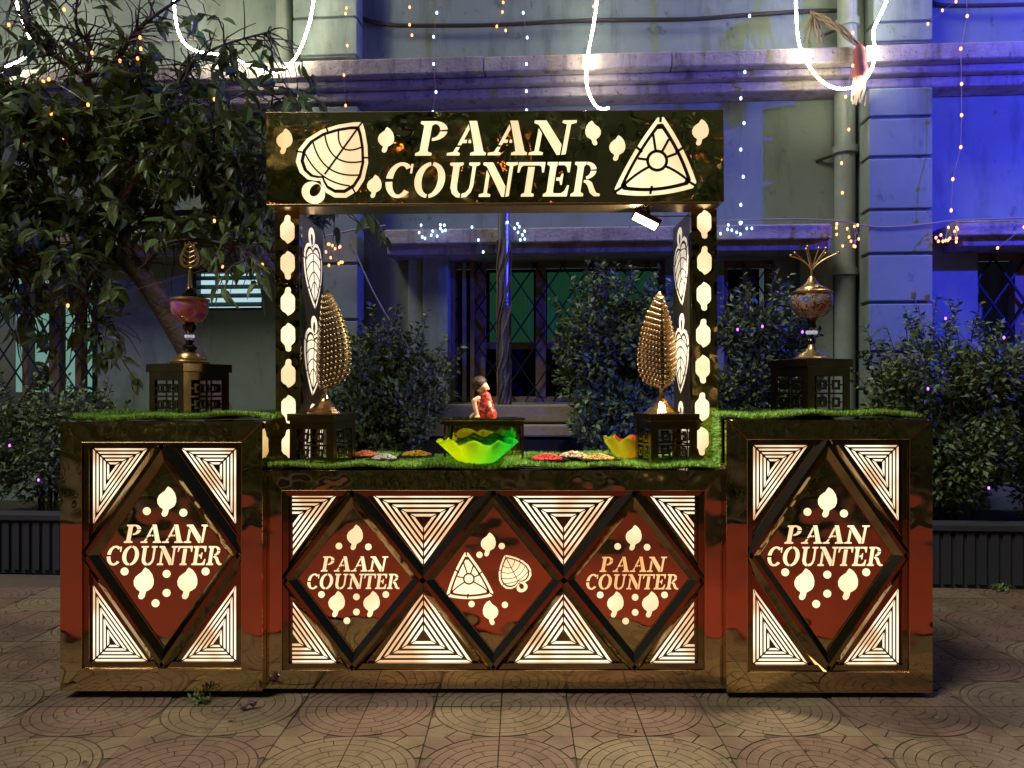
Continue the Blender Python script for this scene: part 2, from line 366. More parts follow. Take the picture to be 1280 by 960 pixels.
# ------------------------------------------------------------------ ground: sheet + pressed fan tiles
TA = 0.2915                          # one tile; four make a ring
GX, GY = 0.2095, -0.375              # a joint corner between four rings (world)
gm = MB().box(-40, 40, -40, 40, -0.06, -0.012)
ground = gm.build('ground', 'ground_base'); ground['kind'] = 'structure'
def tile_mesh(m):
    b = MB(); a = TA; g = .0025
    b.box(g, a-g, g, a-g, -.010, -.0045)
    pl = Plane((0, 0, 0), (1, 0, 0), (0, 1, 0), (0, 0, 1))
    lo, hi = g, a-g
    def arc(r0, r1, t0, t1):
        n = 4
        pts = [(r1*math.cos(t0+(t1-t0)*i/n), r1*math.sin(t0+(t1-t0)*i/n)) for i in range(n+1)]
        pts += [(r0*math.cos(t1+(t0-t1)*i/n), r0*math.sin(t1+(t0-t1)*i/n)) for i in range(n+1)] if r0 > 0.001 else [(0.0, 0.0)]
        pts = [(min(max(x, lo), hi), min(max(y, lo), hi)) for x, y in pts]
        b.taper(pts, pts, pl, -.0045, 0)
    H = math.pi/2; j = .0035
    radii = [0.0, .045, .088, .131, .174, .217, .258, .288]
    nseg = [1, 1, 2, 2, 3, 3, 4]
    for i in range(7):
        r0, r1 = radii[i]+(j/2 if i else 0), radii[i+1]-j/2
        off = .5*(i % 2)
        cuts = [0]+[H*(k+off)/nseg[i] for k in range(nseg[i]+1) if 0.05 < H*(k+off)/nseg[i] < H-.05]+[H]
        for c0, c1 in zip(cuts[:-1], cuts[1:]):
            e = j/2/max(r1, .03)
            arc(r0, r1, c0+e, c1-e)
    # the corner outside the ring, cut in small blocks
    for k in range(3):
        t0, t1 = H*(.22+.19*k), H*(.22+.19*(k+1))
        pts = [((.293)*math.cos(t), (.293)*math.sin(t)) for t in (t0+.01, (t0+t1)/2, t1-.01)]
        def ext(t):
            c, s_ = math.cos(t), math.sin(t); q = min(hi/c, hi/s_); return (q*c, q*s_)
        o_ = [ext(t1-.01)] + ([(hi, hi)] if t0 < math.pi/4 < t1 else []) + [ext(t0+.01)]
        if k == 0: pts = [((.293)*math.cos(t), (.293)*math.sin(t)) for t in (t0+.04, (t0+t1)/2, t1-.01)]; o_ = [ext(t1-.01), ext(t0+.04)]
        if k == 2: pts = [((.293)*math.cos(t), (.293)*math.sin(t)) for t in (t0+.01, (t0+t1)/2, t1-.04)]; o_ = [ext(t1-.04), ext(t0+.01)]
        b.prism(pts+o_, pl, -.0045, 0)
    me = b.mesh('paving_tile'); me.materials.append(M[m]); me.materials.append(M['tile_joint'])
    for p in me.polygons:
        if max(me.vertices[v].co.z for v in p.vertices) < -.004: p.material_index = 1
    return me
TM = {0: tile_mesh('tile_red'), 1: tile_mesh('tile_ochre')}
for gi in range(-8, 8):
    for gj in range(-2, 4):
        ox, oy = GX+(gi+.5)*2*TA, GY+(gj+.5)*2*TA
        yellow = (gi+gj) % 2 != 0
        for q, (sx, sy) in enumerate(((1, 1), (-1, 1), (-1, -1), (1, -1))):
            cx, cy = ox+sx*TA/2, oy+sy*TA/2
            if abs(cx+.1) < 1.75 and cy > .35: continue
            if abs(cx)/(cy+D) > .80 or cy < -1.05 or cy > 2.0: continue
            o = bpy.data.objects.new('paving_tile', TM[1 if yellow else 0]); COL.objects.link(o)
            o.parent = ground; o.location = (ox, oy, random.uniform(-.0015, .0012)); o.rotation_euler = (random.uniform(-.003, .003), random.uniform(-.003, .003), q*math.pi/2)
            ORG[o.name] = Vector((0, 0, 0))
c = MB()
nx, ny = 40, 12
for j in range(ny+1):
    for i in range(nx+1):
        x = -5.2+10.4*i/nx; y = -4.2+3.22*j/ny+(0.02*math.sin(x*2.3)+.012*math.sin(x*7.1) if j == ny else 0)
        c.v.append(Vector((x, y, .006+.003*math.sin(x*3+y*5)**2)))
for j in range(ny):
    for i in range(nx): c.f.append((j*(nx+1)+i, j*(nx+1)+i+1, (j+1)*(nx+1)+i+1, (j+1)*(nx+1)+i))
cp = c.build('red_carpet', 'carpet_red', recalc=False)
sm = cp.modifiers.new('solid', 'SOLIDIFY'); sm.thickness = .005; sm.offset = -1
tag(cp, 'red carpet on the paving in front of the counters, seen mirrored in their bronze sheets', 'carpet')

# ------------------------------------------------------------------ the building, in its own frame (slightly turned)
D0, KF = 6.783, 0.066
nn = math.hypot(1, KF); SA, CA = KF/nn, 1/nn; FA = math.atan(KF)
bld = thing('building', 'pale mint plastered building with cornice and grilled windows behind the shrubs', 'building', (0, D0-D, 0), (0, 0, -FA), identity_children=True)
def FP(px, py, w=0.0):
    dx = (px-VX)/F; t = (w+D0*CA)/(dx*SA+CA)
    return (t*dx*CA-(t-D0)*SA, HC-(py-VY)/F*t)
def FW(px, py, w=0.0):      # world point of the same
    u, z = FP(px, py, w); return Vector((u*CA+w*SA, D0-D-u*SA+w*CA, z))
def frect(px0, px1, py0, py1, w):    # local rectangle u0,u1,z0,z1 measured at the middle
    u0, _ = FP(px0, (py0+py1)/2, w); u1, _ = FP(px1, (py0+py1)/2, w); m_ = (px0+px1)/2
    return u0, u1, FP(m_, py1, w)[1], FP(m_, py0, w)[1]
def fbox(name, px0, px1, py0, py1, w0, w1, m, parent=bld, bevel=0.006):
    u0, u1, z0, z1 = frect(px0, px1, py0, py1, w0)
    return MB().box(u0, u1, w0, w1, z0, z1).build(name, m, parent, bevel=bevel)
ZC0 = FP(640, 128, -.2)[1]           # underside of cornice
ZC1 = FP(640, 70, -.42)[1]
holes = {'left': frect(-30, 122, 338, 505, 0), 'louvre': frect(238, 328, 335, 388, 0), 'mid': frect(562, 832, 325, 503, 0), 'side': frect(905, 968, 325, 470, 0), 'right': frect(1222, 1330, 315, 470, 0)}
wm = MB(); xs = sorted([-8, 9]+[h[0] for h in holes.values()]+[h[1] for h in holes.values()])
for a, b_ in zip(xs[:-1], xs[1:]):
    zs = [(0.0, ZC1)]
    for h in holes.values():
        if h[0] <= (a+b_)/2 <= h[1]: zs = [(0.0, h[2]), (h[3], ZC1)]
    for z0, z1 in zs: wm.box(a, b_, 0, .30, z0, z1)
wm.build('wall', 'wall_paint', bld)
uw = MB(); uw.box(-8, 9, -.02, .30, ZC1+.002, 7.2); uw.build('upper_wall', 'wall_paint', bld)
for py in (36,):
    z = FP(640, py, -.05)[1]
    MB().box(-8, FP(368, 20, 0)[0]-.002, -.035, -.018, z-.006, z+.006).build('wall_groove', 'cornice_paint', bld)
# cornice: stained fascia over two stepped mouldings
zt, zb = FP(640, 69, -.42)[1], FP(640, 89, -.42)[1]
cuts = np.linspace(-8, 9, 12)
for a, b_ in zip(cuts[:-1], cuts[1:]):
    MB().box(a+.002, b_-.002, -.42+random.uniform(-.004, .004), .0, zb, zt+random.uniform(-.008, .008)).build('cornice_stone', 'cornice_paint', bld, bevel=.012)
zm = FP(640, 104, -.33)[1]; zl = FP(640, 122, -.24)[1]
MB().box(-8, 9, -.33, -.002, zm, zb-.002).build('cornice_moulding', 'cornice_paint', bld, bevel=.02)
MB().box(-8, 9, -.25, -.002, zl, zm-.002).build('cornice_moulding', 'cornice_paint', bld, bevel=.02)
# pilasters: rusticated blocks
def pilaster(px0, px1, cutsy, w, name='pilaster'):
    pts = [frect(px0, px1, a, b_, w) for a, b_ in zip(cutsy[:-1], cutsy[1:])]
    u0, u1 = frect(px0, px1, 200, 300, w)[:2]
    zlo, zhi = min(p[2] for p in pts), max(p[3] for p in pts)
    core = MB().box(u0+.025, u1-.025, w+.03, -.002, zlo, zhi).build(name, 'wall_paint', bld)
    for p in pts:
        MB().box(u0, u1, w, w+.2, p[2]+.012, p[3]-.012).build('stone_block', 'wall_paint', core, bevel=.008)
pilaster(1086, 1166, [108, 146, 196, 262, 317, 378, 440, 520, 620], -.42)
pilaster(366, 447, [132, 196, 262, 330, 400, 470, 560, 640], -.30)
pilaster(366, 446, [-80, 22, 70], -.26, 'upper_pilaster')
pilaster(1092, 1166, [-90, 27, 52], -.26, 'upper_pilaster')
# hood ledges above the windows
def hood(px0, px1, py, m='cornice_paint'):
    fbox('window_hood', px0, px1, py, py+19, -.40, -.002, m, bevel=.012)
    u0, u1, z0, z1 = frect(px0, px1, py+19.5, py+33, -.30)
    MB().box(u0+.03, u1-.02, -.32, -.002, z0, z1).build('hood_moulding', m, bld, bevel=.012)
hood(480, 1040, 283); hood(1196, 1420, 274); hood(-80, 332, 289, 'stone_sill')
fbox('jamb', 510, 528, 316, 520, -.10, -.002, 'pipe_paint'); fbox('jamb', 528, 560, 316, 520, -.16, -.002, 'wall_paint')
fbox('jamb', 1000, 1042, 316, 520, -.12, -.002, 'wall_paint')
fbox('sill', 540, 722, 506, 528, -.50, -.002, 'stone_sill', bevel=.015); fbox('step_course', 520, 760, 531, 546, -.62, -.002, 'stone_sill', bevel=.015)
fbox('plinth_course', 520, 800, 549, 640, -.55, -.002, 'planter_paint')
# windows
def grille(win, rc, pitch, w, r=.008):
    u0, u1, z0, z1 = rc; k = 1.45
    sub = win
    for s in (1, -1):
        t = -6.0
        while t < 6.0:
            # line z-z0 = s*k*(u-u0) + t, clipped
            A = []
            for (uu) in (u0, u1):
                zz = z0+s*k*(uu-u0)+t
                if z0 <= zz <= z1: A.append((uu, zz))
            for zz in (z0, z1):
                uu = u0+(zz-z0-t)/(s*k)
                if u0 < uu < u1: A.append((uu, zz))
            if len(A) >= 2 and math.dist(A[0], A[1]) > .08:
                MB().tube([(A[0][0], w+.005*s, A[0][1]), (A[1][0], w+.005*s, A[1][1])], r, 4).build('grille_bar', 'grille_metal', sub)
            t += pitch
def window(name, key, mull_px, fill):
    u0, u1, z0, z1 = holes[key]
    fw = .05
    fr = MB().box(u0, u1, .08, .16, z1-fw, z1).box(u0, u1, .08, .16, z0, z0+fw).box(u0, u0+fw, .08, .16, z0+fw, z1-fw).box(u1-fw, u1, .08, .16, z0+fw, z1-fw).build(name, 'window_frame', bld, bevel=.004)
    for px, hw in mull_px:
        u = FP(px, 420, .1)[0]
        MB().box(u-hw, u+hw, .07, .17, z0+fw, z1-fw).build('mullion', 'window_frame', fr, bevel=.004)
    MB().box(u0-.02, u1+.02, .62, .64, z0-.02, z1+.02).build('room_back', 'dark_room', fr)
    return fr, (u0+.01, u1-.01, z0+.01, z1-.01)
fr, rc = window('window', 'mid', [(600, .05), (676, .045), (752, .05)], None)
zc = FP(700, 432, .2)[1]
for a, b_ in ((612, 667), (684, 744), (761, 826)):
    ua, ub = FP(a, 400, .22)[0], FP(b_, 400, .22)[0]
    cm = MB(); nseg = 26
    for i in range(nseg+1):
        u = ua+(ub-ua)*i/nseg; yy = .24+.012*math.sin(i*1.9)
        cm.v += [Vector((u, yy, zc)), Vector((u, yy, rc[3]-.06))]
    cm.f += [(2*i, 2*i+2, 2*i+3, 2*i+1) for i in range(nseg)]
    cm.build('curtain', 'curtain_green', fr, smooth=True, recalc=False)
MB().box(rc[0]+.05, rc[1]-.05, .175, .23, zc-.03, zc+.03).build('transom', 'window_frame', fr)
grille(fr, rc, .36, .035)
for px in (566, 580, 590):
    u = FP(px, 420, 0)[0]; MB().box(u-.018, u+.018, .012, .03, rc[2], rc[3]).build('shutter_stile', 'window_frame' if px != 580 else 'stone_sill', fr)
fr, rc = window('window', 'side', [(934, .03)], None); grille(fr, rc, .40, .04)
fr, rc = window('window', 'right', [(1272, .04)], None); grille(fr, rc, .40, .04, .012)
MB().box(rc[0], rc[1], .50, .52, rc[2], rc[3]).build('lit_blind', 'wall_paint', fr)
fr, rc = window('window', 'left', [(34, .03), (70, .05), (100, .03)], None)
MB().box(rc[0]+.06, FP(112, 400, .4)[0], .42, .44, rc[2]+.10, rc[3]).build('lit_room', 'lit_room', fr)
grille(fr, rc, .34, .03)
for px, py, r_, m_ in ((40, 372, .17, 'maroon_cloth'), (86, 356, .16, 'planter_paint'), (46, 470, .13, 'bark')):
    u, z = FP(px, py, .3)
    MB().ball((u, .32, z), r_, 14, 9, (1, .5, 1.1)).build('hanging_bundle', m_, fr, smooth=True)
u0, u1, z0, z1 = holes['louvre']
fr = MB().box(u0, u1, .05, .10, z1-.03, z1).box(u0, u1, .05, .10, z0, z0+.03).box(u0, u0+.03, .05, .10, z0+.03, z1-.03).box(u1-.03, u1, .05, .10, z0+.03, z1-.03).build('louvre_window', 'louvre_frame', bld)
MB().box(u0+.03, u1-.03, .14, .16, z0+.03, z1-.03).build('lit_back', 'lit_louvre', fr)
for i in range(4):
    z = z0+.03+(z1-z0-.06)*(i+.5)/4
    MB().add([(u0+.03, .06, z-.025), (u1-.03, .06, z-.025), (u1-.03, .12, z+.018), (u0+.03, .12, z+.018), (u0+.03, .065, z-.030), (u1-.03, .065, z-.030), (u1-.03, .125, z+.013), (u0+.03, .125, z+.013)],
             [(0, 1, 2, 3), (7, 6, 5, 4), (0, 4, 5, 1), (2, 6, 7, 3)]).build('louvre_slat', 'louvre_frame' if i != 3 else 'steel', fr)
# rain pipes
def rain_pipe(pxs, r, w, z0, z1, collars):
    u = FP(pxs, 300, w)[0]
    p = MB().tube([(u, w, z0), (u, w, z1)], r, 14).build('rain_pipe', 'pipe_paint', bld, smooth=True)
    for z in collars:
        MB().tube([(u, w, z-.03), (u, w, z+.03)], r*1.22, 14).build('collar', 'pipe_paint', p, smooth=True)
        MB().tube([(u, w+.02, z), (u-.2, .0, z-.05)], .012, 6).build('bracket', 'cable', p)
rain_pipe(1056, .085, -.13, .1, ZC0+.1, [FP(1056, 340, -.13)[1], FP(1056, 188, -.13)[1]])
rain_pipe(1059, .08, -.13, ZC1, 7, [FP(1059, 30, -.13)[1]])
rain_pipe(355, .07, -.11, ZC1, 7, [])
# cables pinned along the upper wall
def cable(name, pts, r, m, label, sag=0):
    o = MB().tube(smooth_path(pts, 6), r, 6).build(name, m, smooth=True)
    return tag(o, label, 'cable')
cable('wall_cable', [FW(x, y, -.06) for x, y in ((436, 6), (456, 24), (490, 31), (540, 32), (620, 31), (700, 27), (760, 25), (860, 24), (930, 19), (1010, 14), (1046, 13))], .018, 'cable', 'bundled dark cable pinned along the upper wall above the cornice')
cable('wall_cable', [FW(x, y, -.06) for x, y in ((1164, 0), (1175, 6), (1215, 7), (1300, 5))], .016, 'cable', 'dark cable on the upper wall past the rusticated pilaster')
cable('ledge_cable', [FW(x, y, -.43) for x, y in ((900, 276), (985, 274), (1045, 276), (1100, 284), (1160, 280), (1190, 276), (1290, 272))], .006, 'wire_clear', 'thin wire slung from the window hood across the pilaster')
cable('sagging_wire', [FW(x, y, -.5) for x, y in ((405, 296), (445, 287), (482, 282))], .008, 'wire_clear', 'pale wire slung from the window hood to the leafy tree')
cable('slack_wire', [FW(x, y, -.8) for x, y in ((438, 300), (455, 340), (475, 380), (500, 420), (540, 470))], .006, 'wire_clear', 'slack pale wire dropping in front of the wall into the shrub')

# low planter wall with vertical ribs, soil
PW = -1.22
pw = thing('planter_wall', 'low dark ribbed planter wall running along the foot of the building', 'wall', (0, D0-D, 0), (0, 0, -FA), identity_children=True)
ZP = .45
MB().box(-8, 9, PW, PW+.12, 0, ZP-.05).build('wall_body', 'planter_paint', pw)
MB().box(-8, 9, PW-.03, PW+.15, ZP-.05, ZP).build('coping', 'planter_paint', pw, bevel=.008)
rb = MB()
for i in range(150):
    u = -6+.08*i
    if -2.7 < u < 2.6: continue
    rb.box(u, u+.05, PW-.014, PW+.002, .03, ZP-.06)
o = rb.build('ribs', 'planter_paint', pw); o['kind'] = 'stuff'
sb = MB().box(-8, 9, PW+.125, -.0, .0, ZP-.08).build('planting_bed', 'soil'); sb.location = (0, D0-D, 0); sb.rotation_euler = (0, 0, -FA); sb['kind'] = 'structure'

# ------------------------------------------------------------------ letters (stencil slab serif), unit height, y up
def band(cx, cy, ro, ri, a0, a1, n=12):
    o = [(cx+ro[0]*math.cos(R(a0+(a1-a0)*i/n)), cy+ro[1]*math.sin(R(a0+(a1-a0)*i/n))) for i in range(n+1)]
    i_ = [(cx+ri[0]*math.cos(R(a1+(a0-a1)*i/n)), cy+ri[1]*math.sin(R(a1+(a0-a1)*i/n))) for i in range(n+1)]
    return o+i_
def rect(x0, y0, x1, y1): return [(x0, y0), (x1, y0), (x1, y1), (x0, y1)]
def serif(x0, x1, y0, y1, stem0, stem1, up=True):
    """slab with bracket toward the stem"""
    if up: return [(x0, y0), (x1, y0), (x1, y0+.07), (stem1+.02, y1), (stem1, y1+.03), (stem0, y1+.03), (stem0-.02, y1), (x0, y0+.07)]
    return [(x0, y1), (x0, y1-.07), (stem0-.02, y0), (stem0, y0-.03), (stem1, y0-.03), (stem1+.02, y0), (x1, y1-.07), (x1, y1)]
def stem(x0, x1, s0, s1): return [(s0, 0), (s1, 0), (s1, .07), (x1+.02, .11), (x1, .15), (x1, .85), (x1+.02, .89), (s1-.04, .93), (s1-.04, 1), (s0, 1), (s0, .93), (x0-.02, .89), (x0, .85), (x0, .15), (x0-.02, .11), (s0, .07)]
G = {
 'P': (.74, [stem(.10, .30, 0, .42), band(.36, .715, (.36, .285), (.17, .205), 8, 88), band(.36, .715, (.36, .285), (.17, .205), -90, -4)]),
 'A': (.98, [[(0, 0), (.33, 0), (.33, .07), (.255, .10), (.30, .24), (.21, .24), (.155, .10), (0, .07)],
             [(.235, .30), (.325, .30), (.345, .36), (.455, .36), (.455, .45), (.372, .45), (.47, .76), (.42, .90)],
             [(.42, 1), (.47, .86), (.655, .27), (.695, .11), (.60, .07), (.60, 0), (1.0, 0), (1.0, .07), (.93, .11), (.62, 1)],
             [(.50, .36), (.575, .36), (.55, .45), (.50, .45)]]),
 'N': (1.02, [[(0, 0), (.36, 0), (.36, .07), (.245, .11), (.245, .62), (.135, .78), (.135, .11), (0, .07)],
              [(0, .93), (0, 1), (.30, 1), (.80, .30), (.80, 0), (.72, 0), (.12, .88)],
              [(.84, .28), (.84, .89), (.72, .93), (.72, 1), (1.08, 1), (1.08, .93), (.95, .89), (.95, .02), (.84, 0)]]),
 'C': (.84, [band(.45, .5, (.45, .52), (.235, .42), 48, 174), band(.45, .5, (.45, .52), (.235, .42), 186, 318), rect(.735, .70, .80, .97)]),
 'O': (.98, [band(.48, .5, (.48, .52), (.255, .42), -85, 85, 16), band(.48, .5, (.48, .52), (.255, .42), 95, 265, 16)]),
 'U': (.98, [[(0, .93), (0, 1), (.42, 1), (.42, .93), (.315, .89), (.315, .34), (.34, .20), (.40, .12), (.45, .095), (.45, -.02), (.33, .0), (.19, .10), (.115, .27), (.11, .89)],
             [(.60, .93), (.60, 1), (.94, 1), (.94, .93), (.83, .89), (.83, .32), (.78, .14), (.66, .01), (.50, -.02), (.50, .095), (.62, .13), (.70, .24), (.72, .36), (.72, .89)]]),
 'T': (.86, [[(.02, .70), (.02, 1), (.86, 1), (.86, .70), (.80, .70), (.76, .86), (.70, .905), (.18, .905), (.12, .86), (.08, .70)],
             [(.24, 0), (.64, 0), (.64, .07), (.545, .11), (.545, .86), (.335, .86), (.335, .11), (.24, .07)]]),
 'E': (.80, [stem(.10, .30, 0, .36), [(.35, .91), (.35, 1), (.74, 1), (.74, .70), (.68, .70), (.62, .86), (.54, .91)],
             [(.35, .46), (.35, .55), (.46, .55), (.50, .66), (.55, .66), (.55, .34), (.50, .34), (.46, .46)],
             [(.35, .0), (.35, .09), (.56, .09), (.66, .16), (.72, .32), (.78, .32), (.76, 0)]]),
 'R': (.92, [stem(.10, .30, 0, .40), band(.37, .745, (.34, .255), (.16, .175), 10, 88), band(.37, .745, (.34, .255), (.16, .175), -80, -2),
             [(.36, .47), (.50, .47), (.62, .40), (.72, .22), (.80, .10), (.92, .07), (.92, 0), (.74, 0), (.60, .10), (.50, .30), (.42, .39), (.36, .40)]]),
}
def text(word, x0, x1, y0, y1, pl, parent, m='glow', shear=.17, gap=.07, h0=-.002, h1=.0012):
    """y0 top, y1 bottom in pixels"""
    tot = sum(G[ch][0] for ch in word)+gap*(len(word)-1)+shear
    sx, sy = (x1-x0)/tot, (y1-y0); cur = 0
    for ch in word:
        b = MB()
        for poly in G[ch][1]:
            b.prism([(x0+(cur+x+shear*y)*sx, y1-y*sy) for x, y in poly], pl, h0, h1)
        b.build('letter', m, parent)
        cur += G[ch][0]+gap
LEAF = [(.05, .5), (.17, .42), (.27, .28), (.315, .12), (.31, -.03), (.25, -.15), (.15, -.22), (.07, -.26), (.05, -.35), (.02, -.44), (-.05, -.5), (-.14, -.48), (-.17, -.40), (-.13, -.31), (-.12, -.25), (-.22, -.18), (-.30, -.06), (-.31, .08), (-.25, .21), (-.14, .30), (-.05, .36), (-.01, .43)]
PLEAF = [(.0, .5), (.10, .45), (.20, .36), (.24, .28), (.245, -.10), (.21, -.19), (.13, -.26), (.10, -.30), (.11, -.40), (.09, -.47), (.02, -.5), (-.06, -.47), (-.09, -.38), (-.10, -.30), (-.16, -.22), (-.225, -.14), (-.24, -.05), (-.235, .26), (-.16, .36), (-.08, .40)]
def small_leaf(cx, cy, h, pl, parent, m='glow', flip=False, w=1.0, mirror=False, name='leaf_cutout', shape=None):
    pts = [(cx+(-1 if mirror else 1)*x*h*w, cy-(-y if flip else y)*h) for x, y in (shape or LEAF)]
    return MB().prism(pts, pl, -.002, .0012).build(name, m, parent)
def dot(cx, cy, r, pl, parent, m='glow'):
    return MB().prism([(cx+r*math.cos(2*math.pi*i/18), cy+r*math.sin(2*math.pi*i/18)) for i in range(18)], pl, -.002, .0012).build('dot_cutout', m, parent)
def strip(pts, wd, pl, h0=.0008, h1=.0030, b=None):
    """thin metal bridge along a 2-D path"""
    b = b or MB(); n = len(pts); L, Rr = [], []
    for i in range(n):
        a, c_ = pts[max(i-1, 0)], pts[min(i+1, n-1)]
        dx, dy = c_[0]-a[0], c_[1]-a[1]; l = math.hypot(dx, dy) or 1
        L.append((pts[i][0]-dy/l*wd/2, pts[i][1]+dx/l*wd/2)); Rr.append((pts[i][0]+dy/l*wd/2, pts[i][1]-dx/l*wd/2))
    b.prism(L+Rr[::-1], pl, h0, h1); return b
def ring(outer, inner, pl, h0=.0008, h1=.0030, b=None):
    b = b or MB(); n = len(outer)
    for i in range(n):
        j = (i+1) % n
        b.add([pl(*outer[i], h0), pl(*outer[j], h0), pl(*inner[j], h0), pl(*inner[i], h0), pl(*outer[i], h1), pl(*outer[j], h1), pl(*inner[j], h1), pl(*inner[i], h1)],
              [(4, 5, 6, 7), (0, 1, 5, 4), (2, 3, 7, 6)])
    return b
def bez(a, b_, c_, n=8): return [((1-t)**2*a[0]+2*t*(1-t)*b_[0]+t*t*c_[0], (1-t)**2*a[1]+2*t*(1-t)*b_[1]+t*t*c_[1]) for t in [i/n for i in range(n+1)]]
HALF = [(0, 1.0), (.10, .90), (.25, .70), (.40, .44), (.49, .15), (.50, -.10), (.43, -.32), (.30, -.44), (.16, -.46), (.06, -.40), (0, -.34)]
HEART = HALF+[(-x, y) for x, y in HALF[-2:0:-1]]
def big_leaf(cx, cy, L, wx, ang, pl, parent, metal='mirror_flat', m='glow', stem_=True, line=1.0, mirror=False):
    """betel leaf, tip along ang degrees (0 = up, clockwise positive); L pixels per unit"""
    ca, sa = math.cos(R(ang)), math.sin(R(ang))
    def T(x, y):
        if mirror: x = -x
        x *= wx
        return (cx+L*(x*ca+y*sa), cy-L*(-x*sa+y*ca))
    def sc(k): return [T(x*k, (y-.18)*k+.18) for x, y in HEART]
    piece = MB().prism(sc(1.0), pl, -.002, .0010).build('leaf_motif', m, parent)
    b = ring(sc(.885), sc(.80), pl)
    lw = .035*L*line
    strip([T(0, .84), T(0, .3), T(.0, -.2)], lw, pl, b=b)
    for k, (y0, xe, ye) in enumerate(((.52, .20, .62), (.30, .33, .42), (.06, .39, .16), (-.12, .38, -.10))):
        for s in (1, -1):
            strip(bez(T(0, y0-.12), T(s*xe*.5, y0-.12), T(s*xe, ye)), lw*.85, pl, b=b)
    for (x, y) in ((.36, .53), (-.36, .53), (.5, -.15), (-.5, -.15), (0.0, 1.0)):
        strip([T(x*.82, (y-.18)*.82+.18), T(x*1.03, (y-.18)*1.03+.18)], lw*.9, pl, b=b)
    b.build('vein', metal, piece)
    if stem_:
        ro = [T(.02+.17*math.cos(t), -.60+.20*math.sin(t)) for t in [2*math.pi*i/20 for i in range(20)]]
        ri = [T(.02+.07*math.cos(t), -.54+.13*math.sin(t)) for t in [2*math.pi*i/20 for i in range(20)]]
        ring(ro, ri, pl, -.002, .0012).build('stem_motif', m, parent)
    return piece
def paan_triangle(A, B, C, pl, parent, metal='mirror_flat', m='glow', hub=None, line=1.0):
    """A apex, B left, C right (pixels)"""
    def outline(k):
        gx, gy = (A[0]+B[0]+C[0])/3, (A[1]+B[1]+C[1])/3
        pts = []
        for P, Q, bulge in ((A, B, .10), (B, C, .16), (C, A, .10)):
            mx, my = (P[0]+Q[0])/2, (P[1]+Q[1])/2
            ox, oy = mx-gx, my-gy
            q = bez((P[0]+(Q[0]-P[0])*.07, P[1]+(Q[1]-P[1])*.07), (mx+ox*2*bulge, my+oy*2*bulge), (Q[0]-(Q[0]-P[0])*.07, Q[1]-(Q[1]-P[1])*.07), 8)
            pts += q
        return [(gx+(x-gx)*k, gy+(y-gy)*k) for x, y in pts]
    piece = MB().prism(outline(1), pl, -.002, .0010).build('paan_motif', m, parent)
    S = math.dist(A, B); lw = .026*S*line
    b = ring(outline(.86), outline(.75), pl)
    gx, gy = (A[0]+B[0]+C[0])/3, (A[1]+B[1]+C[1])/3
    hx, hy = gx+.0*S, gy-.04*S
    r = .115*S
    c1 = [(hx+r*math.cos(2*math.pi*i/20), hy+r*math.sin(2*math.pi*i/20)) for i in range(20)]
    c2 = [(hx+(r-lw*1.2)*math.cos(2*math.pi*i/20), hy+(r-lw*1.2)*math.sin(2*math.pi*i/20)) for i in range(20)]
    ring(c1, c2, pl, b=b)
    def toward(P, k): return (gx+(P[0]-gx)*k, gy+(P[1]-gy)*k)
    mid = lambda P, Q, t: (P[0]+(Q[0]-P[0])*t, P[1]+(Q[1]-P[1])*t)
    for P in (toward(mid(A, B, .18), .8), toward(mid(A, C, .28), .8), toward(mid(A, C, .52), .82), toward(mid(A, B, .55), .82)):
        dx, dy = P[0]-hx, P[1]-hy; l = math.hypot(dx, dy); strip([(hx+dx/l*r*.95, hy+dy/l*r*.95), P], lw, pl, b=b)
    for P in (toward(B, .80), toward(C, .80)):
        dx, dy = P[0]-hx, P[1]-hy; l = math.hypot(dx, dy)
        st = (hx+dx/l*r*.95, hy+dy/l*r*.95)
        strip(bez(st, ((st[0]+P[0])/2+dy*.0, (st[1]+P[1])/2-abs(dx)*.10), P), lw, pl, b=b)
    for P in (A, mid(A, B, .45), B, mid(B, C, .45), C, mid(A, C, .5)):
        q = toward(P, .80); w_ = toward(P, .93 if P in (A, B, C) else 1.10); strip([q, w_], lw, pl, b=b)
    b.build('bridge', metal, piece)
    return piece
def clip_x(poly, x0, keep_right=True):
    out = []
    for i in range(len(poly)):
        a, b_ = poly[i], poly[(i+1) % len(poly)]
        ia = (a[0] >= x0) == keep_right; ib = (b_[0] >= x0) == keep_right
        if ia: out.append(a)
        if ia != ib:
            t = (x0-a[0])/(b_[0]-a[0]); out.append((x0, a[1]+(b_[1]-a[1])*t))
    return out
def slats(V, pl, parent, n=5, clip=None, stop=.93, fill=.52):
    la = [math.dist(V[(i+1) % 3], V[(i+2) % 3]) for i in range(3)]; S = sum(la)
    ix = sum(la[i]*V[i][0] for i in range(3))/S; iy = sum(la[i]*V[i][1] for i in range(3))/S
    def at(i, t): return (V[i][0]+(ix-V[i][0])*t, V[i][1]+(iy-V[i][1])*t)
    for k in range(n):
        t0 = stop*k/n; t1 = t0+stop/n*fill
        for i in range(3):
            j = (i+1) % 3
            q = [at(i, t0), at(j, t0), at(j, t1), at(i, t1)]
            dx, dy = V[j][0]-V[i][0], V[j][1]-V[i][1]; l = math.hypot(dx, dy); g = 1.45
            ex, ey = dx/l*g, dy/l*g
            if math.dist(q[2], q[3]) < 2.6*g:
                if math.dist(q[0], q[1]) < 5*g: continue
            q = [(q[0][0]+ex, q[0][1]+ey), (q[1][0]-ex, q[1][1]-ey), (q[2][0]-ex, q[2][1]-ey), (q[3][0]+ex, q[3][1]+ey)]
            if clip: q = clip_x(q, *clip)
            if len(q) >= 3: MB().prism(q, pl, -.002, .0012).build('slat', 'glow_slat', parent)

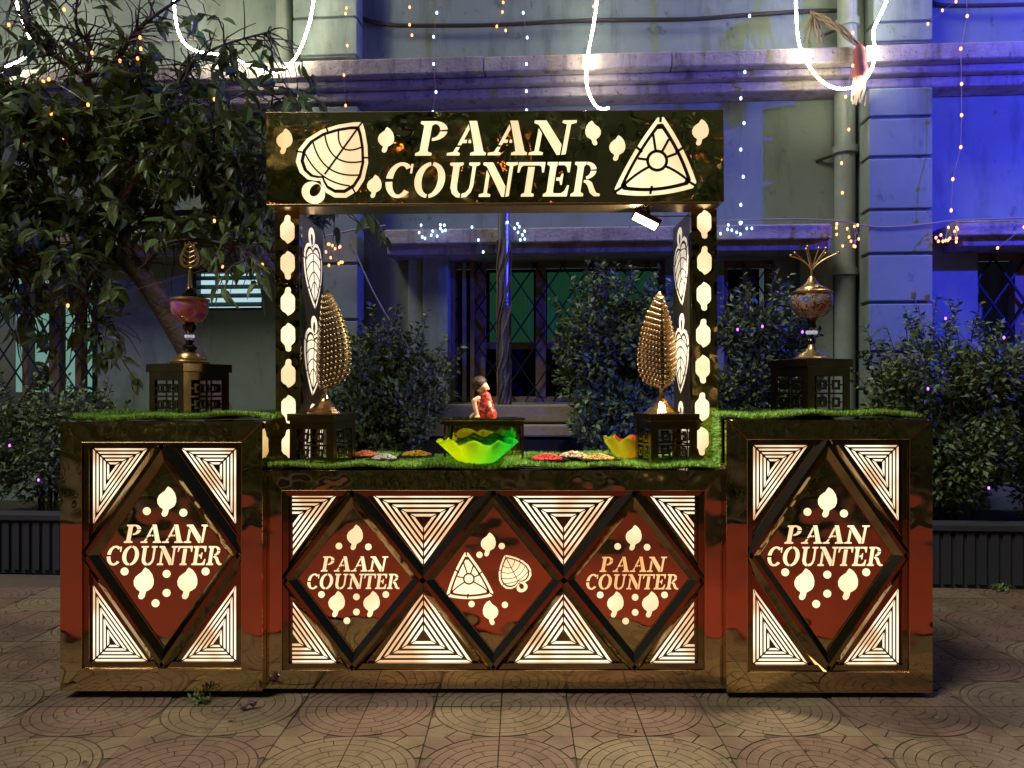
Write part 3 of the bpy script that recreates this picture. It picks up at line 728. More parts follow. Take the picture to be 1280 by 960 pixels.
# ------------------------------------------------------------------ counters
def counter(label, Y, depth, ox0, ox1, oy0, oy1, ix0, ix1, iy0, iy1, bars, diamonds, tris):
    """outer and inner rectangle in pixels on plane Y; the field is recessed behind a flat mirror frame"""
    pl = front(Y); k = (D+Y)/F
    x0, _, z1 = W(ox0, oy0, Y); x1, _, z0 = W(ox1, oy1, Y)
    t = thing('display_counter', label, 'counter', ((x0+x1)/2, Y+depth/2, 0))
    REC = .030
    body = MB().box(x0+.002, x1-.002, Y+.0335, Y+depth, z0, z1-.001).build('body', 'mirror', t, bevel=.002)
    for fx in (x0+.06, x1-.06):
        for fy in (Y+.08, Y+depth-.08):
            MB().lathe([(.022, 0), (.024, .004), (.02, .006), (.02, z0+.001)], (fx, fy, 0), 12).build('foot', 'black_matte', t)
    O = [(ox0, oy0), (ox1, oy0), (ox1, oy1), (ox0, oy1)]; I = [(ix0, iy0), (ix1, iy0), (ix1, iy1), (ix0, iy1)]
    for i in range(4):
        j = (i+1) % 4
        MB().prism([O[i], O[j], I[j], I[i]], pl, -.033, 0).build('frame_board', 'mirror_flat' if i != 0 else 'mirror', t, bevel=.0012)
    rim = 7.5
    J = [(ix0+rim, iy0+rim), (ix1-rim, iy0+rim), (ix1-rim, iy1-rim), (ix0+rim, iy1-rim)]
    for i in range(4):
        j = (i+1) % 4
        b = MB()
        b.add([pl(*I[i], -.010), pl(*I[j], -.010), pl(*J[j], -.012), pl(*J[i], -.012), pl(*I[i], -REC), pl(*I[j], -REC), pl(*J[j], -REC), pl(*J[i], -REC)],
              [(0, 1, 2, 3), (4, 7, 6, 5), (0, 4, 5, 1), (1, 5, 6, 2), (2, 6, 7, 3), (3, 7, 4, 0)])
        b.build('moulding', 'mirror_bar', t)
        e = MB(); e.tube([pl(*I[i], .001), pl(*I[j], .001)], .0014, 5); e.build('edge_bead', 'gold_edge', t)
    fp = front(Y); 
    def lay(h): return Plane(fp.o+fp.n*h, fp.ax, fp.ay, fp.n)
    base = lay(-REC)
    panels = []
    for pts in diamonds:
        gx = sum(p[0] for p in pts)/4; gy = sum(p[1] for p in pts)/4
        ta, tb = random.uniform(-.004, .004), random.uniform(-.006, .008)
        o = MB().prism(pts, base, -.003, .004).build('diamond_panel', 'mirror_flat', t); panels.append(o)
    tps = []
    for pts, tri, clip, stop in tris:
        o = MB().prism(pts, base, -.003, .001).build('triangle_panel', 'mirror_bar', t); tps.append(o)
        slats(tri, lay(-REC+.001), o, clip=clip, stop=stop)
    for (a, b_) in bars:
        A, B = base(*a), base(*b_); d = (B-A).normalized(); n = base.n; s = d.cross(n).normalized()
        w, h, top = .040, .034, .009
        b = MB(); sec = [(-w, 0), (-w, .008), (-top, h), (top, h), (w, .008), (w, 0)]
        vs_ = [A+s*u+n*v-d*.012 for u, v in sec]+[B+s*u+n*v+d*.012 for u, v in sec]
        b.add(vs_, [tuple(range(6)), tuple(range(11, 5, -1))]+[(q, (q+1) % 6, 6+(q+1) % 6, 6+q) for q in range(6)])
        o = b.build('diamond_bar', 'mirror_bar', t)
        for u, v in ((-w, .009), (w, .009)):
            MB().tube([A+s*u+n*v+d*.02, B+s*u+n*v-d*.02], .0011, 4).build('edge_bead', 'gold_edge', o)
    return t, panels, lay(-REC+.004)
def side_art(p, pl, cx, cy, dx=0, m='glow'):
    small_leaf(cx+1, cy-67, 38, pl, p); 
    for a, b_ in ((-24, -55), (22, -53), (-52, 21), (1, 24), (50, 21), (1, 48), (-13, 61)): dot(cx+a, cy+b_, 5, pl, p)
    small_leaf(cx-28, cy+36, 40, pl, p); small_leaf(cx+27, cy+36, 40, pl, p)
    text('PAAN', cx-53, cx+53, cy-38, cy-15, pl, p, m); text('COUNTER', cx-76, cx+74, cy-11, cy+13, pl, p, m)
def mid_art(p, pl, cx, cy, m='glow'):
    small_leaf(cx+1, cy-52, 32, pl, p)
    for a, b_ in ((-19, -41), (18, -40), (-41, 20), (3, 23), (40, 20), (3, 42), (-9, 53)): dot(cx+a, cy+b_, 4.2, pl, p)
    small_leaf(cx-22, cy+32, 33, pl, p); small_leaf(cx+22, cy+32, 33, pl, p)
    text('PAAN', cx-42, cx+42, cy-28, cy-9, pl, p, m); text('COUNTER', cx-60, cx+60, cy-6, cy+13, pl, p, m)
def side_spec(ox0, ox1, oy0, oy1, ix0, ix1, iy0, iy1):
    mx, my = (ix0+ix1)/2, (iy0+iy1)/2; e = 5
    T, B, L, Rr = (mx, iy0+e), (mx, iy1-e), (ix0+e, my), (ix1-e, my)
    bars = [(T, L), (L, B), (B, Rr), (Rr, T)]
    dia = [[T, Rr, B, L]]
    x0, x1, y0, y1 = ix0+10, ix1-10, iy0+8, iy1-7
    ww, hh = 69, 96
    tr = [([(ix0+4, iy0+4), T, L], [(x0, y0), (x0+ww, y0), (x0, y0+hh)], None, .95), ([(ix1-4, iy0+4), Rr, T], [(x1-ww, y0), (x1, y0), (x1, y0+hh)], None, .95),
          ([(ix0+4, iy1-4), L, B], [(x0, y1-hh), (x0+ww, y1), (x0, y1)], None, .95), ([(ix1-4, iy1-4), B, Rr], [(x1, y1-hh), (x1, y1), (x1-ww, y1)], None, .95)]
    return bars, dia, tr
CL = (75, 328, 527, 864, 102, 302, 553, 836)
b_, d_, t_ = side_spec(*CL)
ct_l, pn, pl = counter('tall bronze mirror counter lettered Paan Counter, standing under the leafy tree', 0.0, .60, *CL, b_, d_, t_)
side_art(pn[0], pl, 204, 695)
CR = (908, 1166, 525, 866, 934, 1137, 549, 840)
b_, d_, t_ = side_spec(*CR)
ct_r, pn, pl = counter('tall bronze mirror counter lettered Paan Counter, bearing the wire spray ornament', 0.0, .60, *CR, b_, d_, t_)
side_art(pn[0], pl, 1036, 696)
YM = .05
CM = (330, 906, 588, 861, 352, 881, 613, 838)
ap = [440, 616.5, 793]; nd = [352+5, 528.3, 704.7, 881-5]; ty, by, my = 617, 834, 725.5
bars = []; dia = []; tr = []
for i in range(3):
    T, B, L, Rr = (ap[i], ty), (ap[i], by), (nd[i], my), (nd[i+1], my)
    bars += [(T, L), (L, B), (B, Rr), (Rr, T)]; dia.append([T, Rr, B, L])
for i in (1, 2):
    c_ = nd[i]
    tr.append(([(ap[i-1], ty), (ap[i], ty), (c_, my)], [(c_-64, 620), (c_+64, 620), (c_, 708)], None, .91))
    tr.append(([(ap[i-1], by), (c_, my), (ap[i], by)], [(c_-62, 831), (c_, 741), (c_+62, 831)], None, .91))
tr.append(([(356, ty), (ap[0], ty), (nd[0], my)], [(363-56, 620), (363+56, 620), (363, 697)], (363, True), .91))
tr.append(([(356, by), (nd[0], my), (ap[0], by)], [(363-56, 831), (363, 752), (363+56, 831)], (363, True), .91))
tr.append(([(877, ty), (nd[3], my), (ap[2], ty)], [(870-57, 620), (870+57, 620), (870, 697)], (870, False), .91))
tr.append(([(877, by), (ap[2], by), (nd[3], my)], [(870-57, 832), (870, 753), (870+57, 832)], (870, False), .91))
ct_m, pn, pl = counter('wide low bronze mirror counter with three diamonds between the two tall ones', YM, .62, *CM, bars, dia, tr)
mid_art(pn[0], pl, 441, 725)
mid_art(pn[2], pl, 792, 725.5, 'glow_amber')
p = pn[1]
small_leaf(610, 682, 30, pl, p); small_leaf(613, 768, 31, pl, p, mirror=True)
for a, b_ in ((599, 695), (627, 684), (589, 757), (631, 758)): dot(a, b_, 4, pl, p)
paan_triangle((582, 688), (556, 748), (619, 747), pl, p)
big_leaf(644, 721, 29, 1.45, -27, pl, p)

# ------------------------------------------------------------------ sign arch
YS, YP = .10, .20                      # sign face, post face
arch = thing('sign_arch', 'bronze mirror arch with glowing Paan Counter header standing on the low counter', 'sign', W(621, 588, YS))
x0, _, zt_ = W(335, 139, YS); x1, _, zb_ = W(907, 254, YS)
hdr = MB().box(x0, x1, YS, YS+.16, zb_, zt_).build('header_box', 'mirror_sign', arch, bevel=.002)
MB().box(x0+.02, x1-.02, YS+.004, YS+.156, zb_-.010, zb_-.0005).build('soffit', 'gold_edge', arch)
for zz in (zt_, zb_):
    MB().tube([(x0, YS-.0005, zz), (x1, YS-.0005, zz)], .0010, 5).build('edge_bead', 'bead_bronze', hdr)
for xx in (x0, x1):
    MB().tube([(xx, YS-.0005, zb_), (xx, YS-.0005, zt_)], .0012, 5).build('edge_bead', 'bead_bronze', hdr)
pl = front(YS)
text('PAAN', 521, 721, 151, 194, pl, hdr); text('COUNTER', 481, 758, 203, 246, pl, hdr)
small_leaf(358, 175, 32, pl, hdr, 'glow_amber'); small_leaf(485, 174, 32, pl, hdr); small_leaf(470, 232, 29, pl, hdr)
small_leaf(744, 167, 31, pl, hdr, mirror=True); small_leaf(774, 186, 32, pl, hdr); small_leaf(878, 167, 33, pl, hdr)
big_leaf(416, 206, 67, 1.34, 36, pl, hdr, metal='dark_line')
paan_triangle((829, 141), (766, 244), (876, 236), pl, hdr, metal='dark_line')
def post(pxa, pxb, leaves, inner):
    a, _, zt2 = W(pxa, 262, YP); b, _, zb2 = W(pxb, 576, YP)
    zb2 = W(0, 588, YM)[2]+.004
    o = MB().box(a, b, YP, YP+.05, zb2, zb_-.0105).build('post', 'mirror', arch, bevel=.0015)
    pp = front(YP)
    for i, (x, y) in enumerate(leaves):
        small_leaf(x, y, 36, pp, o, flip=(i % 2 == 0) if inner > 0 else (i % 2 == 1), w=1.02, shape=PLEAF)
    # side panel running back from the post, lit leaf motifs on its inner face
    xi = b if inner > 0 else a
    xo = xi-.02*inner
    sp = MB().box(min(xi, xo), max(xi, xo), YP+.0505, YP+.44, zb2, zb_-.0105).build('side_panel', 'satin_bronze', arch, bevel=.0015)
    q = Plane((xi, YP+.24, 0), (0, .001*inner, 0), (0, 0, -.001), (inner, 0, 0))
    for z, an in ((2.02, 172), (1.58, 188), (1.14, 172)):
        big_leaf(0, -z*1000, 225, 1.50, an, q, sp, metal='dark_line', m='acrylic_side', line=.8)
post(345, 376, [(361, 285), (361, 330), (361, 375), (361, 420), (361, 465), (361, 510), (361, 553)], 1)
post(866, 898, [(882, 282), (882, 327), (881, 372), (880, 418), (879, 463), (878, 510), (877, 553)], -1)
bk = MB()
arch.rotation_euler = (0, R(-.35), 0)

# flood lamp under the header
lp = W(807, 276, .22)
lamp = thing('flood_lamp', 'small lit LED flood lamp clamped under the sign header', 'lamp', lp)
nrm_l = Vector((-.42, -.34, -.84)).normalized(); ax = Vector((.80, .0, -.40)); ax = (ax-nrm_l*ax.dot(nrm_l)).normalized(); ay = nrm_l.cross(ax)
pq = Plane(lp, ax, ay, nrm_l)
MB().prism([(-.068, -.036), (.068, -.036), (.068, .036), (-.068, .036)], pq, -.022, .004).build('housing', 'lamp_housing', lamp, bevel=.004)
MB().prism([(-.060, -.029), (.060, -.029), (.060, .029), (-.060, .029)], pq, .0045, .006).build('lit_face', 'lamp_face', lamp)
MB().tube([lp-nrm_l*.022, lp+Vector((.02, .02, .05)), Vector((lp.x+.02, lp.y+.02, zb_-.009))], .009, 8).build('bracket', 'lamp_housing', lamp)
ld = bpy.data.lights.new('lamp_light', 'AREA'); ld.shape = 'RECTANGLE'; ld.size = .11; ld.size_y = .055; ld.energy = 42.0; ld.color = (1.0, .80, .52)
lo = bpy.data.objects.new('lamp_light', ld); COL.objects.link(lo); lo.parent = lamp; lo.location = nrm_l*.012
lo.rotation_euler = (-nrm_l).to_track_quat('Z', 'Y').to_euler()
cable('lamp_wire', [lp+Vector((.03, .03, .03)), lp+Vector((.10, .06, .035)), lp+Vector((.17, .1, .045)), W(868, 270, .3)], .003, 'maroon_cloth', 'thin red wire from the small flood lamp to the post')

# ------------------------------------------------------------------ turf mats
def turf(label, X0, X1, Y0, Y1, z, seed, front_drape, side_drape=0, n=40000, lum=.018):
    rg = np.random.default_rng(seed)
    t = thing('turf_mat', label, 'turf mat', ((X0+X1)/2, (Y0+Y1)/2, z), group='artificial grass mats on the counters')
    nx, ny = 60, 18
    ph = rg.uniform(0, 6, 6)
    def hgt(x, y):
        return z+.006+lum*(.5+.5*np.sin(x*5+ph[0])*np.sin(y*8+ph[1]))+.3*lum*np.sin(x*17+ph[2])
    def edge(x): return Y0+.016*np.sin(x*6+ph[3])+.014*np.sin(x*14+ph[4])+.008*np.sin(x*37+ph[5])-front_drape
    gx, gv = np.meshgrid(np.linspace(0, 1, nx+1), np.linspace(0, 1, ny+1))
    def pos(a, v):
        x = X0+(X1-X0)*a; e = edge(x); y = e+(Y1-e)*v
        zz = hgt(x, y)
        return np.stack([x, y, zz], -1)
    V = pos(gx, gv).reshape(-1, 3)
    idx = np.arange((nx+1)*(ny+1)).reshape(ny+1, nx+1)
    Fq = np.stack([idx[:-1, :-1], idx[:-1, 1:], idx[1:, 1:], idx[1:, :-1]], -1).reshape(-1, 4)
    o = np_mesh('backing', V, Fq, 'turf_backing', t); s_ = o.modifiers.new('s', 'SOLIDIFY'); s_.thickness = .005; s_.offset = -1
    a, v = rg.uniform(0, 1, n), rg.uniform(0, 1, n)**1.25
    P = pos(a, v)
    L = rg.uniform(.012, .030, n); lean = rg.normal(size=(n, 3))*.70; lean[:, 2] = 1; lean = nrm(lean)
    th = rg.uniform(0, 6.28, n); sd_ = np.stack([np.cos(th), np.sin(th), 0*th], -1)*.0028
    V = np.stack([P-sd_, P+sd_, P+lean*L[:, None]], 1).reshape(-1, 3)
    Fc = np.arange(3*n).reshape(-1, 3)
    b = np_mesh('grass_blades', V, Fc, 'turf', t); b['kind'] = 'stuff'
    return t
zm_ = W(0, 588, YM)[2]; zl_ = W(0, 527, 0)[2]; zr_ = W(0, 525, 0)[2]
xa, xb = W(338, 0, YM)[0], W(898, 0, YM)[0]
turf('artificial grass mat on the low middle counter, carrying the bowls and plates', xa, xb, YM+.03, YM+.61, zm_, 1, .03, n=70000)
turf('artificial grass mat on the tall counter under the leafy tree', W(84, 0, 0)[0], W(326, 0, 0)[0], .025, .59, zl_, 2, 0)
turf('artificial grass mat on the tall counter bearing the wire spray ornament', W(912, 0, 0)[0]-.03, W(1160, 0, 0)[0], .03, .59, zr_, 3, 0)
# flap of turf hanging between low and tall counter
rg = np.random.default_rng(5); n = 5000
fx = W(903, 0, .05)[0]
t = thing('turf_flap', 'strip of artificial grass hanging down between the low counter and a tall one', 'turf mat', (fx, .3, zm_+.02))
MB().box(fx-.004, fx+.002, .06, .56, zm_+.03, zr_+.01).build('backing', 'turf_backing', t)
P = np.stack([np.full(n, fx-.004), rg.uniform(.05, .56, n), rg.uniform(zm_+.03, zr_+.015, n)], -1)
ln = nrm(np.stack([-np.ones(n), rg.normal(size=n)*.5, rg.normal(size=n)*.5-.2], -1)); sd_ = nrm(rg.normal(size=(n, 3)))*.0016
V = np.stack([P-sd_, P+sd_, P+ln*rg.uniform(.008, .02, n)[:, None]], 1).reshape(-1, 3)
b = np_mesh('grass_blades', V, np.arange(3*n).reshape(-1, 3), 'turf', t); b['kind'] = 'stuff'

# ------------------------------------------------------------------ pedestal boxes with lattice windows
def pedestal(label, c, s, h, rz, cap=.018, lattice=True, group='bronze lattice pedestal boxes'):
    t = thing('pedestal_box', label, 'pedestal', c, (0, 0, R(rz)), group=group, identity_children=True)
    a = s/2; wl = .006
    # four sides, each a frame with lattice bars
    for k in range(4):
        rot = Matrix.Rotation(k*math.pi/2, 3, 'Z')
        pl = Plane(rot @ Vector((0, -a, 0)), rot @ Vector((1, 0, 0)), Vector((0, 0, 1)), rot @ Vector((0, -1, 0)))
        e = .16*s
        b = MB()
        b.prism(rect(-a+.0005, 0, -a+e, h), pl, -wl, 0).prism(rect(a-e, 0, a-.0005, h), pl, -wl, 0).prism(rect(-a+e, 0, a-e, .10*h), pl, -wl, 0).prism(rect(-a+e, h-.18*h, a-e, h), pl, -wl, 0)
        o = b.build('side', 'bronze', t)
        if lattice:
            x0, x1, z0, z1 = -a+e, a-e, .10*h, h*.82; tw = .009
            def br(p0, p1, q0, q1): MB().prism(rect(p0, q0, p1, q1), pl, -wl+.001, -.0008).build('lattice_bar', 'bronze', o)
            xm = (x0+x1)/2; zm2 = (z0+z1)/2
            br(xm-tw/2, xm+tw/2, z0, z1); br(x0, xm-tw/2, zm2-tw/2, zm2+tw/2); br(xm+tw/2, x1, zm2-tw/2, zm2+tw/2)
            for (p0, p1, q0, q1) in ((x0, xm, zm2, z1), (xm, x1, z0, zm2), (x0, xm, z0, zm2), (xm, x1, zm2, z1)):
                w_, h_ = p1-p0, q1-q0
                r_ = MB(); f = [(p0+.22*w_, q0+.22*h_), (p1-.22*w_, q0+.22*h_), (p1-.22*w_, q1-.22*h_), (p0+.22*w_, q1-.22*h_)]
                g = [(p0+.36*w_, q0+.36*h_), (p1-.36*w_, q0+.36*h_), (p1-.36*w_, q1-.36*h_), (p0+.36*w_, q1-.36*h_)]
                ring(f, g, pl, -wl+.001, -.0008, r_).build('lattice_ring', 'bronze', o)
                br(p0, p0+.22*w_, (q0+q1)/2-.003, (q0+q1)/2+.003)
    MB().box(-a+.007, a-.007, -a+.007, a-.007, .002, .006).build('floor_plate', 'bronze', t)
    MB().box(-a*1.08, a*1.08, -a*1.08, a*1.08, h, h+.17*s*.9).build('cap', 'bronze', t, bevel=.002)
    return h+.17*s*.9
def base_z(kind): return {'m': zm_, 'l': zl_, 'r': zr_}[kind]+.012
# low counter pair
cL = Vector((W(404, 0, .24)[0], .24, base_z('m'))); hL = W(0, 526, .18)[2]-cL.z
topL = cL.z+pedestal('bronze lattice pedestal box under the duller studded leaf sculpture', cL, .225, hL, -14)
cR = Vector((W(832, 0, .24)[0], .24, base_z('m')))
topR = cR.z+pedestal('bronze lattice pedestal box under the brightly lit studded leaf sculpture', cR, .225, hL, 10)
cLL = Vector((W(237, 0, .30)[0], .30, base_z('l'))); hh_ = W(0, 465, .22)[2]-cLL.z
topLL = cLL.z+pedestal('bronze lattice pedestal box under the purple lustre ornament', cLL, .255, hh_, -30)
cRR = Vector((W(1012, 0, .30)[0], .30, base_z('r'))); hr_ = W(0, 459, .22)[2]-cRR.z
topRR = cRR.z+pedestal('bronze lattice pedestal box under the wire spray ornament', cRR, .255, hr_, 22)
# doll stand: open bronze frame
ds = Vector((W(606, 0, .36)[0], .36, base_z('m'))); zs = W(0, 523, .26)[2]-ds.z
t = thing('doll_stand', 'low open bronze stand under the red dressed doll', 'stand', ds, identity_children=True)
hw, hd = .192, .11
for sx in (-1, 1):
    for sy in (-1, 1): MB().box(sx*hw-.012*(sx > 0)-.0, sx*hw+.012*(sx < 0), sy*hd-.012*(sy > 0), sy*hd+.012*(sy < 0), 0, zs-.036).build('leg', 'bronze', t)
MB().box(-hw-.008, hw+.008, -hd-.008, hd+.008, zs-.012, zs).build('top', 'mirror_flat', t, bevel=.002)
MB().box(-hw, hw, -hd, hd, zs-.036, zs-.0125).build('apron', 'bronze', t)
MB().box(-hw+.013, hw-.013, hd-.010, hd-.004, .004, zs-.037).build('back_plate', 'mirror_flat', t)

# ------------------------------------------------------------------ studded leaf sculptures
def leaf_sculpture(label, c, ztop, m_leaf, m_stud):
    t = thing('leaf_sculpture', label, 'sculpture', c, group='studded betel leaf sculptures', identity_children=True)
    cz = .075
    MB().lathe([(.088, 0), (.088, .004), (.058, .028), (.028, .058), (.018, .070), (.013, .085)], (0, 0, 0), 12).build('cone_base', 'cone_gold', t)
    z0 = .115; H = ztop-c[2]-z0
    MB().lathe([(.010, .080), (.008, .10), (.012, .115), (.006, .125)], (0, 0, 0), 12).build('stem', 'brass', t, smooth=True)
    def half(v):     # half width along height v
        return .098*(max(math.sin(math.pi*v**.62), 0))**.68*(1.0-.10*v)+.001
    n = 28; b = MB(); ns = 8
    for i in range(n+1):
        v = i/n; w = half(v)
        for k in range(2*ns+1):
            s = (k-ns)/ns
            y = -.030*(1-abs(s)**1.2)*min(1, 4*w/.08) + .055*abs(s)**2*(w/.08)
            b.v.append(Vector((w*s, y, z0+H*v)))
    m_ = 2*ns+1
    for i in range(n):
        for k in range(2*ns): b.f.append((i*m_+k, i*m_+k+1, (i+1)*m_+k+1, (i+1)*m_+k))
    o = b.build('leaf_blade', m_leaf, t, smooth=True, recalc=False)
    sdf = o.modifiers.new('s', 'SOLIDIFY'); sdf.thickness = .006
    st = MB(); rows = 17
    for i in range(rows):
        v = .035+.91*i/(rows-1)
        for sgn in (-1, 1):
            m2 = 7
            for k in range(1, m2+1):
                s = k/m2
                vv = v+.10*s*(1-.5*v)-.04
                if vv <= .01 or vv > .99: continue
                w = half(vv)
                if w < .012*k/2: continue
                y = -.030*(1-s**1.2)*min(1, 4*w/.08)+.055*s**2*(w/.08)
                st.ball((sgn*w*s, y-.003, z0+H*vv), .0074, 7, 5)
    o2 = st.build('studs', m_stud, t, smooth=True); o2['kind'] = 'stuff'
    rr = MB()
    for i in range(rows):
        v = .035+.91*i/(rows-1)
        for sgn in (-1, 1):
            pts = []
            for k in range(0, 8):
                s = k/7; vv = min(max(v+.10*s*(1-.5*v)-.065, .005), .985); w = half(vv)
                y = -.030*(1-s**1.2)*min(1, 4*w/.08)+.055*s**2*(w/.08)
                pts.append((sgn*w*s, y-.002, z0+H*vv))
            rr.tube(pts, .0026, 4)
    rr.build('ridges', m_stud, t); 
    return t
a = leaf_sculpture('dull bronze studded leaf sculpture in front of the post beside the tree', (W(406, 0, .25)[0], .25, topL), W(0, 362, .25)[2], 'dull_gold', 'stud_dull'); a.rotation_euler = (0, R(1.5), R(-24))
a = leaf_sculpture('bright gold studded leaf sculpture lit by the flood lamp', (W(827, 0, .25)[0], .25, topR), W(0, 364, .25)[2], 'copper_gold', 'stud_gold'); a.rotation_euler = (0, R(-1), R(6))

# ------------------------------------------------------------------ ornaments
k30 = (D+.30)/F
t = thing('lustre_ornament', 'purple lustre glass bowl ornament with gold leaf finial on lattice pedestal', 'ornament', (cLL.x, cLL.y, topLL), identity_children=True)
def zz(y): return (456-y)*k30
MB().lathe([(23*k30, 0), (24*k30, 3*k30), (20*k30, 5*k30), (20*k30, 7*k30), (14*k30, 9*k30), (13*k30, 12*k30), (7*k30, 16*k30)], (0, 0, 0), 32).build('base', 'brass', t, smooth=True)
MB().lathe([(6*k30, zz(440)), (9*k30, zz(437)), (9*k30, zz(434)), (4*k30, zz(430)), (6*k30, zz(426)), (3*k30, zz(424.5))], (0, 0, 0), 20).build('stem', 'black_gloss', t, smooth=True)
for i in range(8):
    an = i*math.pi/4; MB().ball((4.5*k30*math.cos(an), 4.5*k30*math.sin(an), zz(421)), 2.1*k30, 8, 6).build('crystal_bead', 'crystal', t)
MB().lathe([(3*k30, zz(418.5)), (5*k30, zz(416)), (8*k30, zz(411)), (8.5*k30, zz(407)), (5*k30, zz(404))], (0, 0, 0), 20).build('cup', 'black_gloss', t, smooth=True)
MB().lathe([(6*k30, zz(404)), (14*k30, zz(402.5)), (19*k30, zz(397)), (22*k30, zz(389)), (22.5*k30, zz(382)), (21.5*k30, zz(377))], (0, 0, 0), 36).build('bowl', 'lustre_purple', t, smooth=True)
MB().lathe([(21.6*k30, zz(377)), (24*k30, zz(376.5)), (23.5*k30, zz(374)), (14*k30, zz(372.5))], (0, 0, 0), 36).build('rim', 'brass', t, smooth=True)
MB().lathe([(9*k30, zz(372.5)), (9.5*k30, zz(368)), (5*k30, zz(365)), (7*k30, zz(362)), (4*k30, zz(360))], (0, 0, 0), 20).build('knob', 'black_gloss', t, smooth=True)
MB().lathe([(3.5*k30, zz(360)), (2.2*k30, zz(352)), (1.8*k30, zz(342)), (1.5*k30, zz(338))], (0, 0, 0), 12).build('finial_stem', 'brass', t, smooth=True)
pf = Plane((0, 0, 0), (k30, 0, 0), (0, 0, k30), (0, -1, 0))
hb = [(x*26, (456-320)+y*22) for x, y in [(p[0]*.95, p[1]*1.0-.2) for p in HEART]]
lf = ring(hb, [(x*.76, (y-134)*.80+134) for x, y in hb], pf, -.0035, .0035).build('leaf_finial', 'brass', t)
vb = MB()
for i in range(5):
    y = 122+i*6.5
    for s in (1, -1): vb.tube([pf(0, y-2), pf(s*6, y+1), pf(s*(10.5-i*1.2), y+5)], .0032, 5)
vb.tube([pf(0, 118), pf(0, 152)], .0025, 5); vb.build('veins', 'brass', lf)

t = thing('spray_ornament', 'blue mosaic globe ornament with beaded wire spray on lattice pedestal', 'ornament', (cRR.x+.01, cRR.y, topRR), identity_children=True)
def zz(y): return (450-y)*k30
MB().lathe([(22*k30, 0), (22*k30, 2*k30), (17*k30, 4*k30), (15*k30, 7*k30), (9*k30, 10*k30), (5*k30, 15*k30), (4*k30, 19*k30)], (0, 0, 0), 32).build('base', 'brass', t, smooth=True)
MB().lathe([(4*k30, zz(431)), (5.5*k30, zz(426)), (3*k30, zz(421)), (3*k30, zz(419))], (0, 0, 0), 20).build('stem', 'black_gloss', t, smooth=True)
for i in range(8):
    an = i*math.pi/4; MB().ball((5.2*k30*math.cos(an), 5.2*k30*math.sin(an), zz(416)), 2.5*k30, 8, 6).build('crystal_bead', 'crystal', t)
MB().lathe([(3*k30, zz(413)), (6*k30, zz(409)), (5*k30, zz(403)), (7*k30, zz(399))], (0, 0, 0), 20).build('neck', 'black_gloss', t, smooth=True)
MB().lathe([(7*k30, zz(399)), (16*k30, zz(396)), (23*k30, zz(388)), (25.5*k30, zz(380)), (25*k30, zz(372)), (23*k30, zz(368))], (0, 0, 0), 40).build('globe', 'lustre_blue', t, smooth=True)
MB().lathe([(25*k30, zz(368.5)), (25.5*k30, zz(366)), (19*k30, zz(363)), (18*k30, zz(361)), (11*k30, zz(358)), (6*k30, zz(352)), (3*k30, zz(346))], (0, 0, 0), 36).build('cap', 'brass', t, smooth=True)
for i, (ex, ey) in enumerate(((-26, 320), (-18, 315), (-10, 311), (-3, 310), (8, 311), (15, 312), (22, 315), (29, 318))):
    yy = .05*math.sin(i*2.4); bx = ex*.02
    P = smooth_path([(0, 0, zz(350)), (bx*k30, yy*.2, zz(338)), (ex*.38*k30, yy*.5, zz(327)), (ex*k30, yy, zz(ey))], 5)
    w_ = MB().tube(P, .0028, 5).build('spray_wire', 'brass', t)
    MB().ball(P[-1], .0080, 8, 6).build('bead', 'brass', w_, smooth=True)

# ------------------------------------------------------------------ doll
dk = (D+.30)/F
dx0 = W(606, 0, .30)[0]
doll = thing('doll', 'small seated doll in red dress with dark knotted hair', 'doll', (dx0, .31, ds.z+zs), identity_children=True)
def q(px, py, y=0): return Vector(((px-606)*dk, y, (524.5-py)*dk))
def blob(name, parts, m, vox, parent, sm=2):
    b = MB()
    for P0, P1, r0, r1 in parts:
        P0, P1 = Vector(P0), Vector(P1); n = 6
        for i in range(n+1):
            b.ball(P0.lerp(P1, i/n), r0+(r1-r0)*i/n, 14, 9)
    o = b.build(name, m, parent)
    r = o.modifiers.new('remesh', 'REMESH'); r.mode = 'VOXEL'; r.voxel_size = vox; r.use_smooth_shade = True
    s = o.modifiers.new('smooth', 'SMOOTH'); s.iterations = sm
    return o
blob('body', [(q(601.5, 485), q(604, 486, -.006), .030, .026), (q(609, 487.5, -.004), q(610, 487.8, -.006), .010, .008), (q(603, 490), q(604, 500), .015, .018),
              (q(604, 500), q(606, 512), .016, .020), (q(598, 500, -.02), q(593, 503, -.028), .014, .0135), (q(593, 503, -.028), q(594.5, 512, -.034), .0125, .011), (q(594.5, 512, -.034), q(597.5, 521, -.038), .010, .0085),
              (q(597.5, 521, -.038), q(594, 523.2, -.046), .0065, .004), (q(597.5, 521, -.038), q(597, 523.2, -.050), .0065, .004), (q(597.5, 521, -.038), q(600, 523, -.046), .0065, .004),
              (q(611, 503, -.016), q(613, 511, -.040), .011, .0095), (q(592, 520, -.01), q(588.5, 523, -.02), .010, .007)], 'skin_ceramic', .0032, doll)
blob('dress', [(q(606, 498), q(608, 519), .030, .047), (q(603, 516, -.008), q(613, 520, -.012), .034, .034), (q(597, 505, -.016), q(596, 513, -.020), .020, .018), (q(610, 499, -.006), q(612, 505, -.014), .017, .017)], 'dress_red', .0035, doll)
blob('hair', [(q(598.5, 481), q(600, 480, .006), .037, .033), (q(595, 484, .008), q(596, 488, .010), .022, .016)], 'hair_black', .0035, doll)

